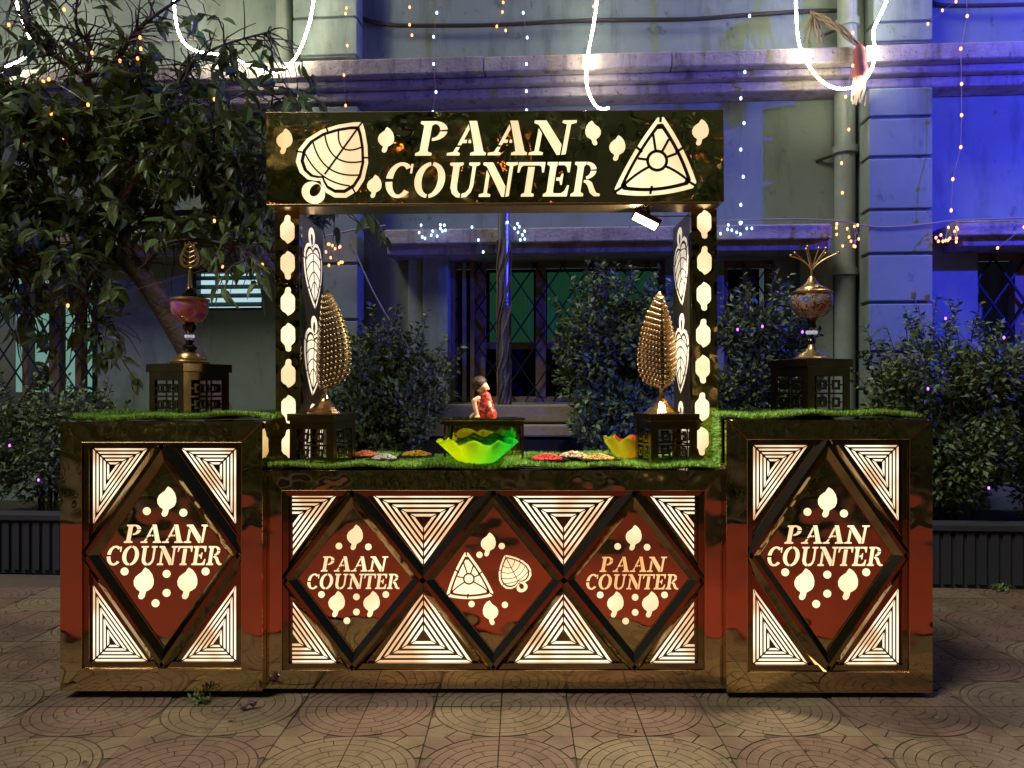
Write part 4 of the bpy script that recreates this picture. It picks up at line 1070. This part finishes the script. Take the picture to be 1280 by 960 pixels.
# ------------------------------------------------------------------ bowls, plates, heaps
def fluted_bowl(label, c, r, h, m, waves=9, rot=0, amp=.16, group=None):
    t = thing('fluted_bowl', label, 'bowl', c, (0, 0, rot), identity_children=True)
    b = MB(); ns, nr = 108, 14
    for i in range(nr+1):
        v = i/nr
        rr = r*(.30+.70*v**.85); z = h*(v**1.45)
        for k in range(ns):
            an = 2*math.pi*k/ns; w = math.sin(waves*an)
            q_ = rr*(1+amp*.55*math.cos(waves*an+.6)*v**2.5); zz2 = z+h*amp*.62*v**2.5*w
            b.v.append(Vector((q_*math.cos(an), q_*math.sin(an), zz2+.002)))
    for i in range(nr):
        for k in range(ns): b.f.append((i*ns+k, i*ns+(k+1) % ns, (i+1)*ns+(k+1) % ns, (i+1)*ns+k))
    b.f.append(tuple(range(ns-1, -1, -1)))
    o = b.build('bowl_wall', m, t, smooth=True, recalc=False); s = o.modifiers.new('s', 'SOLIDIFY'); s.thickness = .003
    rim = MB().tube([b.v[nr*ns+k] for k in range(ns)]+[b.v[nr*ns]], .0024, 5).build('rim', m, t, smooth=True)
    return t
zt_m = zm_+.020
fluted_bowl('lime green translucent fluted bowl on the middle grass mat', (W(596, 0, .11)[0], .155, zt_m), .178, .105, 'bowl_lime', 9, .3, .16)
fluted_bowl('orange and green fluted bowl behind the pedestal of the lit leaf sculpture', (W(783, 0, .40)[0], .44, zt_m), .105, .10, 'bowl_orange', 7, .9, .2)
def plate(px, y, hw, rz, m, name, lab, seed):
    c = Vector((W(px, 0, y)[0], y, zt_m+.004)); rg2 = random.Random(seed)
    t = thing('square_plate', 'black square plate holding '+lab, 'plate', c, (0, 0, R(rz)), group='black plates on the middle grass mat', identity_children=True)
    a = hw
    inner = [(-a*.7, -a*.7), (a*.7, -a*.7), (a*.7, a*.7), (-a*.7, a*.7)]; outer = [(-a, -a), (a, -a), (a, a), (-a, a)]
    pl = Plane((0, 0, 0), (1, 0, 0), (0, 1, 0), (0, 0, 1))
    MB().taper(inner, outer, pl, 0, .012).build('dish', 'plate_black', t)
    rm = MB(); ring(outer, [(x*.9, y_*.9) for x, y_ in outer], pl, .012, .017, rm); rm.build('lip', 'plate_black', t)
    b = MB()
    for i in range(260):
        r = a*.80*math.sqrt(rg2.random()); an = rg2.random()*6.283
        hh = .022*(1-(r/(a*.82))**2)
        p_ = Vector((r*math.cos(an), r*math.sin(an), .016+hh*rg2.random()**.4))
        s = rg2.uniform(.0035, .006)
        b.ball(p_, s, 5, 3, (1.5, 1, .8))
    o = b.build(name, m); o.location = c; o.rotation_euler = (0, 0, R(rz)); o['kind'] = 'stuff'
    tag(o, 'loose heap of '+lab+' on a black plate', 'garnish')
plate(684, .20, .088, 12, 'seed_red', 'red_candied_fruit', 'red candied fruit bits', 1)
plate(717, .36, .085, -10, 'seed_pale', 'pale_nuts', 'pale chopped nuts', 2)
plate(748, .21, .088, 8, 'seed_tan', 'tan_seeds', 'tan fennel seeds', 3)
plate(457, .40, .075, 20, 'seed_orange', 'orange_seeds', 'orange seeds', 4)
plate(480, .22, .070, -6, 'seed_silver', 'silver_seeds', 'silver coated seeds', 5)
plate(521, .42, .090, 5, 'seed_yellow', 'yellow_sweets', 'yellow sweets', 6)

# ------------------------------------------------------------------ post behind the counter
pp = FW(630, 516, -.42); 
pole = thing('wrapped_pole', 'steel pole wrapped in dry stems standing on the window sill', 'pole', pp)
pt = FW(630, 225, -.42)
MB().tube([pp, pt], .050, 14).build('tube', 'steel', pole, smooth=True)
MB().box(pp.x-.09, pp.x+.09, pp.y-.07, pp.y+.07, pp.z, pp.z+.02).build('base_plate', 'cable', pole)
for i in range(7):
    pts = []
    for k in range(15):
        v = k/14*.72; an = i*.9+k*.35+random.uniform(-.3, .3)
        pts.append(pp.lerp(pt, v+.02)+Vector((.056*math.cos(an), .056*math.sin(an), 0)))
    MB().tube(smooth_path(pts, 3), random.uniform(.006, .011), 5).build('wrapping_stem', 'bark' if i % 3 else 'jute', pole)

# ------------------------------------------------------------------ plants
def shrub(label, c, rad, n, seed, sprigs=60, m='shrub_leaf', size=(.036, .068), name='shrub'):
    rg = np.random.default_rng(seed)
    t = thing(name, label, 'shrub', (c[0], c[1], ZP-.08), group='shrubs in the planter')
    c = np.array(c); rad = np.array(rad)
    nc = 46
    # clumps on an uneven shell
    dirs = nrm(rg.normal(size=(nc, 3))); cc = c+dirs*rad*rg.uniform(.45, .92, (nc, 1)); cr = rg.uniform(.16, .32, nc)*rad.mean()*1.25
    k = rg.integers(0, nc, n)
    off = nrm(rg.normal(size=(n, 3)))*(rg.uniform(0.25, 1, n)**.6*cr[k])[:, None]
    P = cc[k]+off; Dr = nrm(off)+rg.normal(size=(n, 3))*.55+np.array([0, 0, .25])
    # upright sprigs
    sp_P, sp_D = [], []; st = MB()
    for i in range(sprigs):
        d = nrm(rg.normal(size=3)); d[2] = abs(d[2])*.9+.2; d = nrm(d)
        p0 = c+d*rad*.85; ln = rg.uniform(.12, .32); dd = nrm(d*.6+np.array([0, 0, .7])+rg.normal(size=3)*.25)
        st.tube([Vector(p0), Vector(p0+dd*ln)], .003, 4)
        for j in range(14):
            sp_P.append(p0+dd*ln*(j+1)/14); s = nrm(np.cross(dd, rg.normal(size=3))); sp_D.append(s+dd*.5)
    P = np.vstack([P, np.array(sp_P)]); Dr = np.vstack([Dr, np.array(sp_D)])
    L = rg.uniform(*size, len(P)); V, Fc = leaf_arrays(P, Dr, L, L*.52, .1, .15, rg)
    keep = np.repeat(P[:, 2] > ZP-.05, 4); Fc = Fc[keep]
    o = np_mesh('foliage', V, Fc, m, t); o['kind'] = 'stuff'
    for i in range(7):
        an = i*.9; top = c+np.array([math.cos(an)*rad[0]*.6, math.sin(an)*rad[1]*.5, rad[2]*.2])
        st.tube(smooth_path([(c[0]+.05*math.cos(an), c[1]+.05*math.sin(an), ZP-.1), (c[0]+.12*math.cos(an), c[1]+.1*math.sin(an), c[2]-.3*rad[2]), tuple(top)], 4), .012, 5)
    st.build('stems', 'twig', t)
    return t
def bc(px, py, w): v = FW(px, py, w); return (v.x, v.y, v.z)
shrub('dense dark shrub behind the low counter below the slack pale wire', bc(488, 500, -.85), (.52, .36, .60), 12000, 21, 50)
shrub('tall dark shrub behind the lit leaf sculpture, partly hiding the window', bc(775, 470, -.85), (.50, .36, .78), 16000, 22, 60)
shrub('dark shrub rising behind the pedestal of the wire spray ornament', bc(952, 465, -.85), (.40, .34, .60), 11000, 23, 45)
shrub('broad green shrub against the blue lit pilaster and wall', bc(1185, 520, -.80), (.75, .42, .70), 19000, 24, 75, 'shrub_leaf_light')
shrub('green shrub at the far end under the grilled window past the pilaster', bc(1330, 525, -.80), (.60, .40, .68), 8000, 25, 50, 'shrub_leaf_light')
shrub('low dark shrub under the lit grilled window beside the tree', bc(60, 560, -.75), (.75, .36, .45), 9000, 26, 45)
shrub('dark shrub hidden partly by the tall counter under the tree', bc(240, 590, -.75), (.60, .3, .28), 5000, 27, 20)

def tree_left():
    rg = np.random.default_rng(31); YT = 1.35
    base = W(330, 0, YT); base.z = 0
    t = thing('leaning_tree', 'leaning tree with long drooping leaves behind the tall counter', 'tree', base)
    def T(px, py, dy=0): return W(px, py, YT+dy)
    trunk = smooth_path([base, T(290, 560), T(245, 455), T(207, 388), T(178, 345), T(150, 316)], 6)
    tr_ = MB().tube(trunk, list(np.linspace(.085, .058, len(trunk))), 12).build('trunk', 'bark', t, smooth=True)
    limbs = [([(165, 332), (150, 280), (150, 220), (130, 150), (106, 96)], .045, .022, 0.1), ([(150, 316), (110, 300), (60, 262), (10, 240), (-50, 235)], .04, .014, -.3),
             ([(106, 96), (70, 70), (42, 48), (30, 0), (20, -40)], .022, .010, .1), ([(106, 96), (140, 85), (165, 45), (200, 15), (240, -10)], .02, .007, .15),
             ([(106, 96), (112, 60), (95, 30), (100, -20)], .014, .006, -.1), ([(150, 250), (190, 200), (240, 170), (300, 150), (370, 120)], .03, .006, -.15),
             ([(155, 290), (200, 270), (260, 265), (330, 270), (430, 262)], .028, .006, .35), ([(178, 345), (200, 310), (240, 300), (300, 310), (325, 330)], .02, .006, -.3),
             ([(120, 303), (100, 340), (110, 380), (120, 400), (135, 405)], .016, .005, -.3), ([(60, 262), (40, 220), (45, 160), (30, 120), (0, 90)], .02, .006, -.2),
             ([(60, 262), (30, 300), (20, 340), (30, 390)], .015, .005, -.35), ([(150, 220), (200, 150), (230, 90), (270, 60), (335, 40)], .018, .005, .2),
             ([(150, 230), (100, 190), (60, 180), (10, 170)], .02, .006, -.25), ([(240, 170), (270, 200), (300, 220), (335, 230)], .012, .005, -.1),
             ([(130, 150), (190, 130), (230, 100), (235, 70)], .014, .005, .1), ([(110, 300), (90, 320), (70, 330), (0, 330)], .015, .006, -.3)]
    att = []
    for pts, r0, r1, dy in limbs:
        n = len(pts)
        P = smooth_path([T(x, y, dy*i/(n-1)+rg.normal()*.04) for i, (x, y) in enumerate(pts)], 6)
        MB().tube(P, list(np.linspace(r0, r1, len(P))), 7).build('limb', 'bark', tr_, smooth=True)
        att += [(P[i], (P[min(i+1, len(P)-1)]-P[max(i-1, 0)]).normalized()) for i in range(3, len(P))]
    tw = MB(); LP, LD = [], []
    def density(p):
        k = F/(p.y+D); px, py = VX+p.x*k, VY-(p.z-HC)*k
        if py < 60: return .14
        if py < 115: return .28
        if py > 300 and px > 330: return .0
        if 150 < px < 262 and 300 < py < 470: return .0
        if py > 330: return .38
        if py < 140 and px > 200: return .35
        return 1.0
    for i in range(900):
        p, d = att[rg.integers(len(att))]
        dd = nrm(np.array(d)*.5+rg.normal(size=3)*.75+np.array([0, 0, .12])); ln = rg.uniform(.14, .42)
        P = [np.array(p)]; droop = rg.uniform(.02, .10)
        for k in range(1, 6):
            dd = nrm(dd+rg.normal(size=3)*.22+np.array([0, 0, -droop*k])); P.append(P[-1]+dd*ln/5)
        tw.tube([Vector(x) for x in P], [.006, .005, .004, .0035, .003, .002], 4)
        if rg.uniform() > density(Vector(P[-1])): continue
        for k in range(2, 6):
            for m_ in range(rg.integers(1, 3) if k < 5 else 3):
                ld = nrm(dd*.7+rg.normal(size=3)*.7+np.array([0, -.1, -.45])); LP.append(P[k]+rg.normal(size=3)*.012); LD.append(ld)
    o = tw.build('twigs', 'twig', tr_, recalc=False); o['kind'] = 'stuff'
    LP, LD = np.array(LP), np.array(LD); n = len(LP); L = rg.uniform(.080, .165, n)
    # the 300 most visible (nearest and largest) leaves are single objects, the rest one mass
    score = LP[:, 1]-L*3; order = np.argsort(score); near, far = order[:300], order[300:]
    crown = np_mesh('foliage', *long_leaf_arrays(LP[far], LD[far], L[far], L[far]*.40, rg), 'leaf', t); crown['kind'] = 'stuff'
    V, Fc = long_leaf_arrays(LP[near], LD[near], L[near], L[near]*.40, rg)
    f0 = [tuple(int(q) for q in f) for f in LF]
    org = ORG[t.name]
    for i in range(300):
        me = bpy.data.meshes.new('leaf'); me.from_pydata([tuple(Vector(v)-org) for v in V[i*8:i*8+8]], [], f0)
        link('leaf', me, 'leaf', t, org)
tree_left()

def back_tree(c, h, r, n, seed, label):
    rg = np.random.default_rng(seed)
    t = thing('street_tree', label, 'tree', c, group='trees facing the counters')
    MB().tube(smooth_path([Vector(c), Vector((c[0]+.1, c[1], h*.3)), Vector((c[0]-.1, c[1], h*.6)), Vector((c[0], c[1], h))], 5), list(np.linspace(.14, .05, 16)), 9).build('trunk', 'bark', t, smooth=True)
    cc = np.array([c[0], c[1], h])+nrm(rg.normal(size=(40, 3)))*np.array([r, r*.7, h*.42])*rg.uniform(.3, 1.0, (40, 1))
    k = rg.integers(0, 40, n); off = nrm(rg.normal(size=(n, 3)))*(rg.uniform(.2, 1, n)*.55)[:, None]
    L = rg.uniform(.10, .2, n); o = np_mesh('crown', *leaf_arrays(cc[k]+off, off+np.array([0, 0, -.2]), L, L*.45, .2, .15, rg), 'leaf_street', t); o['kind'] = 'stuff'
back_tree((-4.6, -9.6, 0), 5.2, 1.9, 7000, 41, 'street tree seen mirrored in the counter under the leaning tree')
back_tree((-0.6, -10.4, 0), 5.6, 2.1, 7000, 42, 'street tree seen mirrored in the sign header')
back_tree((3.8, -9.8, 0), 5.4, 2.0, 7000, 43, 'street tree seen mirrored in the counter bearing the wire spray ornament')
for i in range(6):
    rg = np.random.default_rng(60+i); cx = -6.2+2.5*i
    t = thing('street_shrub', 'bushy roadside shrub facing the counters, seen only mirrored', 'shrub', (cx, -5.4, 0), group='roadside shrubs')
    n = 3500; off = nrm(rg.normal(size=(n, 3)))*rg.uniform(.5, 1, (n, 1))*np.array([1.3, .5, 1.0]); L = rg.uniform(.08, .15, n)
    o = np_mesh('foliage', *leaf_arrays(off+np.array([cx, -5.4, .85]), off+np.array([0, 0, .3]), L, L*.45, .2, .15, rg), 'leaf_street', t); o['kind'] = 'stuff'
    MB().tube([(cx, -5.4, 0), (cx+.05, -5.4, .9)], .03, 6).build('stem', 'bark', t)
ob = thing('opposite_building', 'ochre building across the way with warm lit windows, seen only mirrored', 'building', (0, -13, 0))
MB().box(-14, 14, -13.3, -13, 0, 11).build('wall', 'opposite_wall', ob)
for i in range(9):
    for z in (1.0, 3.6, 6.2):
        x = -11+2.7*i
        w_ = MB().box(x, x+1.0, -12.998, -12.95, z, z+1.4).build('window', 'window_frame', ob)
        MB().box(x+.08, x+.92, -12.949, -12.94, z+.08, z+1.32).build('pane', 'opposite_window' if (i*3+int(z)) % 4 == 0 else 'dark_room', w_)

# ------------------------------------------------------------------ light ropes, fairy lights
def led_rope(label, pts, w=-.52):
    o = MB().tube(smooth_path([FW(x, y, w) for x, y in pts], 10), .0095, 8).build('led_rope', 'rope_led', smooth=True)
    tag(o, label, 'light rope', 'glowing LED rope loops')
led_rope('glowing LED rope curving through the top of the tree', [(14, -60), (20, 0), (34, 40), (39, 55), (30, 72), (0, 86), (-60, 100)])
led_rope('glowing LED rope loop draped over the cornice between tree and pilaster', [(214, -60), (217, 0), (224, 42), (243, 63), (282, 69), (314, 83), (345, 91), (368, 74), (384, 38), (392, 0), (396, -60)])
led_rope('glowing LED rope end hanging down to the sign header', [(748, -60), (746, 0), (742, 30), (734, 75), (734, 108), (743, 130), (752, 136), (761, 135)])
led_rope('glowing LED rope loop hanging beside the jute tassel', [(994, -60), (995, 0), (998, 50), (1010, 80), (1028, 102), (1050, 111), (1075, 105), (1090, 85), (1093, 60), (1092, 38), (1102, 15), (1112, -10), (1125, -60)])
BM = {}
def bulb_mesh(kind, r):
    key = (kind, r)
    if key not in BM:
        me = MB().ball((0, 0, 0), r, 8, 6, (1, 1, 1.4)).mesh('bulb'); me.materials.append(M['bulb_'+kind]); BM[key] = me
    return BM[key]
def fairy(label, pts, kind, w=-.55, wire=True, r=.0092, path=None, world_pts=None, group='fairy light strings', wr=.0022):
    P = world_pts or [FW(x, y, w) for x, y in pts]
    t = thing('fairy_light_string', label, 'fairy lights', P[0], group=group)
    if wire:
        MB().tube(path or P, wr, 4).build('wire', 'wire_clear', t)
    for p in P:
        o = bpy.data.objects.new('bulb', bulb_mesh(kind, r)); COL.objects.link(o); o.parent = t; o.location = Vector(p)-P[0]
        ORG[o.name] = Vector((0, 0, 0))
    return t
fairy('warm fairy light string hanging by the upper pilaster above the sign leaf', [(431, -8), (433, 10), (432, 17), (434, 57), (430, 94), (432, 132)], 'warm')
fairy('short warm fairy light string in front of the wall cable above the P', [(512, -6), (512, 9), (512, 31), (515, 44)], 'warm')
fairy('white fairy light string hanging above the letter P of the sign', [(545, -10), (546, 16), (542, 46), (542, 80), (545, 115), (541, 140)], 'white', r=.010)
fairy('short warm fairy light string in front of the wall cable near the header centre', [(629, 3), (628, 15), (621, 33), (632, 38)], 'warm')
fairy('white fairy light string hanging above the middle of the sign', [(654, -8), (654, 16), (659, 47), (658, 80), (658, 114), (658, 138)], 'white', r=.010)
fairy('single warm fairy bulbs beside the LED rope end', [(742, 8), (736, 57)], 'warm')
fairy('white fairy light string hanging past the sign end in front of the shaded wall', [(932, -8), (937, 20), (931, 90), (926, 123), (930, 154), (926, 187), (929, 221), (926, 256)], 'white', r=.0105)
fairy('warm fairy light string hanging along the rain pipe', [(1067, -4), (1066, 41), (1066, 82), (1057, 121), (1061, 162), (1052, 204), (1053, 241), (1046, 280)], 'warm', r=.010)
fairy('warm fairy light string hanging in front of the blue lit wall', [(1208, -10), (1209, 20), (1201, 61), (1202, 105), (1202, 144), (1201, 184), (1191, 224), (1189, 263)], 'warm', r=.0105)
fairy('slanting pair of warm fairy bulbs on the upper blue wall', [(1195, 2), (1178, 13), (1160, 30)], 'warm')
def cluster(label, c, sx, sy, n, kind, seed, w=-.46):
    rg = random.Random(seed); pts = [(c[0]+rg.uniform(-sx, sx), c[1]+rg.uniform(-sy, sy)) for _ in range(n)]
    pts.sort(key=lambda p: p[0]+rg.uniform(-8, 8))
    P = [FW(x, y, w+rg.uniform(-.08, .03)) for x, y in pts]
    fairy(label, None, kind, world_pts=P, path=smooth_path(P, 6), group='tangled fairy light bundles', wr=.003)
cluster('tangled white fairy light bundle on the window hood beside the pole', (541, 290), 18, 9, 12, 'white', 1)
cluster('tangled white fairy light bundle on the window hood past the pole', (645, 288), 12, 12, 9, 'white', 2)
cluster('tangled white fairy light bundle on the window hood beyond the post', (920, 286), 20, 9, 11, 'white', 3)
cluster('tangled warm fairy light bundle on the wall beside the post and tree', (418, 318), 12, 16, 12, 'warm', 4)
cluster('tangled warm fairy light bundle hanging at the rain pipe', (1060, 294), 15, 16, 11, 'warm', 5)
cluster('tangled warm fairy light bundle at the end of the second window hood', (1186, 292), 16, 16, 13, 'warm', 6)
fairy('single warm bulbs under the second window hood', [(1247, 310), (1280, 284)], 'warm')
fairy('lone white fairy bulb dangling under the hood in front of the window', [(590, 284), (598, 300), (604, 315)], 'white', -.46)
tb = [(80, 12), (11, 31), (102, 44), (115, 66), (175, 47), (176, 61), (172, 73), (150, 76), (146, 85), (54, 102), (61, 99), (110, 131), (77, 137), (64, 142), (268, 124), (79, 172), (31, 181), (268, 276), (69, 322), (82, 350), (85, 382), (270, 333), (278, 333), (328, 331)]
P = [W(x, y, 1.1+.3*random.random()) for x, y in tb]
fairy('warm fairy lights scattered through the leaning tree', None, 'warm', world_pts=P, path=smooth_path(P, 6), r=.0085, wr=.0015)
fairy('purple fairy bulbs in the shrub behind the wire spray ornament', [(922, 412), (953, 408), (1003, 415)], 'purple', -1.22, False, .008)
fairy('purple fairy bulbs in the broad green shrub', [(1160, 486), (1255, 422), (1182, 398), (1236, 610)], 'purple', -1.25, False, .008)
fairy('purple fairy bulbs in the low shrub under the lit window', [(12, 557), (48, 600)], 'purple', -1.15, False, .008)
cl_ = [((-3.6, -7.6, 4.2), 1), ((-0.9, -8.2, 4.6), 2), ((2.8, -7.8, 4.3), 3)]
for c_, s_ in cl_:
    rg = random.Random(s_); P = [Vector(c_)+Vector((rg.uniform(-1.1, 1.1), rg.uniform(-.3, .3), rg.uniform(-.9, 1.0))) for _ in range(14)]
    fairy('warm fairy lights in a street tree, seen as dots mirrored in the sign', None, 'warm', world_pts=P, path=smooth_path(P, 5), r=.016, group='fairy lights mirrored in the sign')
# stakes in the shrub
for i, (a, b_) in enumerate((((1142, 370), (1157, 420)), ((1159, 373), (1186, 402)))):
    p1, p0 = FW(*a, -1.2), FW(*b_, -1.15)
    t = thing('garden_stake', ('upright' if i == 0 else 'slanting')+' thin stake with pale tip in the broad green shrub', 'stake', p0)
    MB().tube([p0+(p0-p1)*1.5, p1], .004, 5).build('shaft', 'wire_clear', t); MB().lathe([(.010, -.02), (.015, -.018), (.017, .02), (.013, .03)], p1, 10).build('tip', 'jute', t)
# jute rope and tassel tied round the pipe
jr = thing('jute_tassel', 'jute rope tied round the rain pipe with a hanging maroon and cream tassel', 'tassel', FW(1062, 60, -.45))
jg = random.Random(4)
for i in range(9):
    u = lambda k: jg.uniform(-k, k)
    MB().tube(smooth_path([FW(1016+u(4), 17+u(3), -.2), FW(1026+u(3), 22+u(4), -.30+u(.04)), FW(1040+u(3), 30+u(6), -.40+u(.04)), FW(1056+u(3), 40+u(6), -.45+u(.03)), FW(1072+u(4), 56+u(3), -.46)], 6), .0062, 5).build('rope', 'jute', jr)
for i in range(16):
    a = 1004+i*1.9
    MB().tube(smooth_path([FW(1017, 17, -.2), FW((a+1018)/2, 28+jg.uniform(-3, 3), -.24+jg.uniform(-.04, .03)), FW(a+jg.uniform(-3, 3), 44+jg.uniform(-8, 12), -.23+jg.uniform(-.04, .03))], 5), .005, 5).build('loose_end', 'jute', jr)
MB().lathe([(.02, 0), (.05, -.06), (.058, -.16), (.07, -.22), (.06, -.27), (.03, -.28)], FW(1074, 56, -.46), 12).build('cloth_head', 'maroon_cloth', jr, smooth=True)
for i in range(34):
    a = 1066+random.uniform(0, 16); 
    MB().tube(smooth_path([FW(1072+random.uniform(-4, 4), 84, -.47), FW(a, 105, -.47+random.uniform(-.03, .03)), FW(a-2+random.uniform(-3, 3), 126+random.uniform(-9, 7), -.47)], 4), .0055, 5).build('tassel_strand', 'cream_fibre', jr)

# blue flood lamp on the planter, past the frame: washes the wall
bp_ = Vector((6.6, 0.25, 0))
bl = thing('blue_flood_lamp', 'blue LED flood lamp on a stand, washing the building blue', 'lamp', bp_, identity_children=True)
aim = (FW(1150, 90, 0)-(bp_+Vector((0, 0, 3.7)))).normalized()
ax = aim.cross(Vector((0, 0, 1))).normalized(); ay = ax.cross(aim)
pb = Plane(Vector((0, 0, 3.7)), ax, ay, aim)
MB().prism(rect(-.14, -.10, .14, .10), pb, -.06, 0).build('housing', 'lamp_housing', bl, bevel=.006)
MB().prism(rect(-.125, -.085, .125, .085), pb, .0005, .003).build('lens', 'blue_lens', bl)
MB().tube([(0, 0, .25), (0, 0, 3.6)], .02, 8).build('stand', 'lamp_housing', bl)
for i in range(3):
    MB().tube([(0, 0, .3), (.28*math.cos(i*2.094), .28*math.sin(i*2.094), .006)], .01, 6).build('leg', 'lamp_housing', bl)
sl = bpy.data.lights.new('blue_light', 'SPOT'); sl.energy = 1500; sl.color = (.045, .05, 1.0); sl.spot_size = R(100); sl.spot_blend = .6; sl.shadow_soft_size = .05
so = bpy.data.objects.new('blue_light', sl); COL.objects.link(so); so.parent = bl; so.location = Vector((0, 0, 3.7))+aim*.03
so.rotation_euler = (-aim).to_track_quat('Z', 'Y').to_euler()

# its twin on the ground behind the counters, hidden by them, throws blue up the middle of the wall
bq = Vector((1.15, 1.0, 0))
b2 = thing('blue_flood_lamp', 'blue LED flood lamp on the ground behind the low counter, hidden by it', 'lamp', bq, identity_children=True)
aim = (FW(560, 20, 0)-(bq+Vector((0, 0, .2)))).normalized(); ax = aim.cross(Vector((0, 0, 1))).normalized(); ay = ax.cross(aim)
pb = Plane(Vector((0, 0, .2)), ax, ay, aim)
MB().prism(rect(-.11, -.08, .11, .08), pb, -.05, 0).build('housing', 'lamp_housing', b2, bevel=.006)
MB().prism(rect(-.10, -.07, .10, .07), pb, .0005, .003).build('lens', 'blue_lens', b2)
MB().box(-.05, .05, -.05, .05, 0, .12).build('foot', 'lamp_housing', b2)
sl = bpy.data.lights.new('blue_light', 'SPOT'); sl.energy = 60; sl.color = (.06, .07, 1.0); sl.spot_size = R(95); sl.spot_blend = .7; sl.shadow_soft_size = .05
so = bpy.data.objects.new('blue_light', sl); COL.objects.link(so); so.parent = b2; so.location = Vector((0, 0, .2))+aim*.03
so.rotation_euler = (-aim).to_track_quat('Z', 'Y').to_euler()

# ------------------------------------------------------------------ litter
def sprig(label, c, n, s, seed):
    rg = np.random.default_rng(seed); t = thing('weed_sprig', label, 'weed', c)
    P = np.array(c)+rg.normal(size=(n, 3))*np.array([s*.5, s*.4, .0])+np.array([0, 0, .02])*rg.uniform(.2, 1.8, (n, 1)); Dr = rg.normal(size=(n, 3))+np.array([0, 0, .5])
    L = rg.uniform(.018, .036, n); np_mesh('leaves', *leaf_arrays(P, Dr, L, L*.5, .1, .1, rg), 'shrub_leaf_light', t)['kind'] = 'stuff'
    st = MB()
    for i in range(5): st.tube([Vector(c), Vector(P[i])], .0015, 4)
    st.build('stalks', 'twig', t)
g = W(253, 872, -.02); sprig('fallen green sprig at the foot of the tall counter under the tree', (g.x, -.05, .002), 40, .03, 3)
g = FW(1250, 728, PW-.05); sprig('small green weed growing at the foot of the planter wall', (g.x, g.y, .002), 60, .06, 4)
wv = Vector(((306-VX)/F*3.27, -.12, .012)); b = MB()
for i in range(9):
    for k in range(5):
        x = (i-4)*.009; y = (k-2)*.008
        b.v.append(wv+Vector((x*.9+y*.3, y+x*.3, .010*math.sin(i*1.3+k)+.012*math.sin(k*1.5)+.004*i*.6)))
b.f = [(i*5+k, i*5+k+1, (i+1)*5+k+1, (i+1)*5+k) for i in range(8) for k in range(4)]
o = b.build('sweet_wrapper', 'foil_purple', recalc=False); s = o.modifiers.new('s', 'SOLIDIFY'); s.thickness = .0012
tag(o, 'crumpled purple foil wrapper lying on the paving before the counters', 'wrapper')
rg = np.random.default_rng(9)
for i in range(9):
    px = rg.uniform(20, 1260); y = rg.uniform(-.6, -.1) if 60 < px < 1180 else rg.uniform(-.4, .9)
    p_ = Vector(((px-VX)/F*(D+y), y, .004)); V, Fc = leaf_arrays(np.array([p_]), rg.normal(size=(1, 3))*np.array([1, 1, .05]), np.array([.028]), np.array([.013]), .0, .1, rg)
    o = np_mesh('fallen_leaf', V, Fc, 'twig' if i % 2 else 'leaf'); tag(o, 'small fallen leaf lying on the paving', 'leaf', 'fallen leaves on the paving')
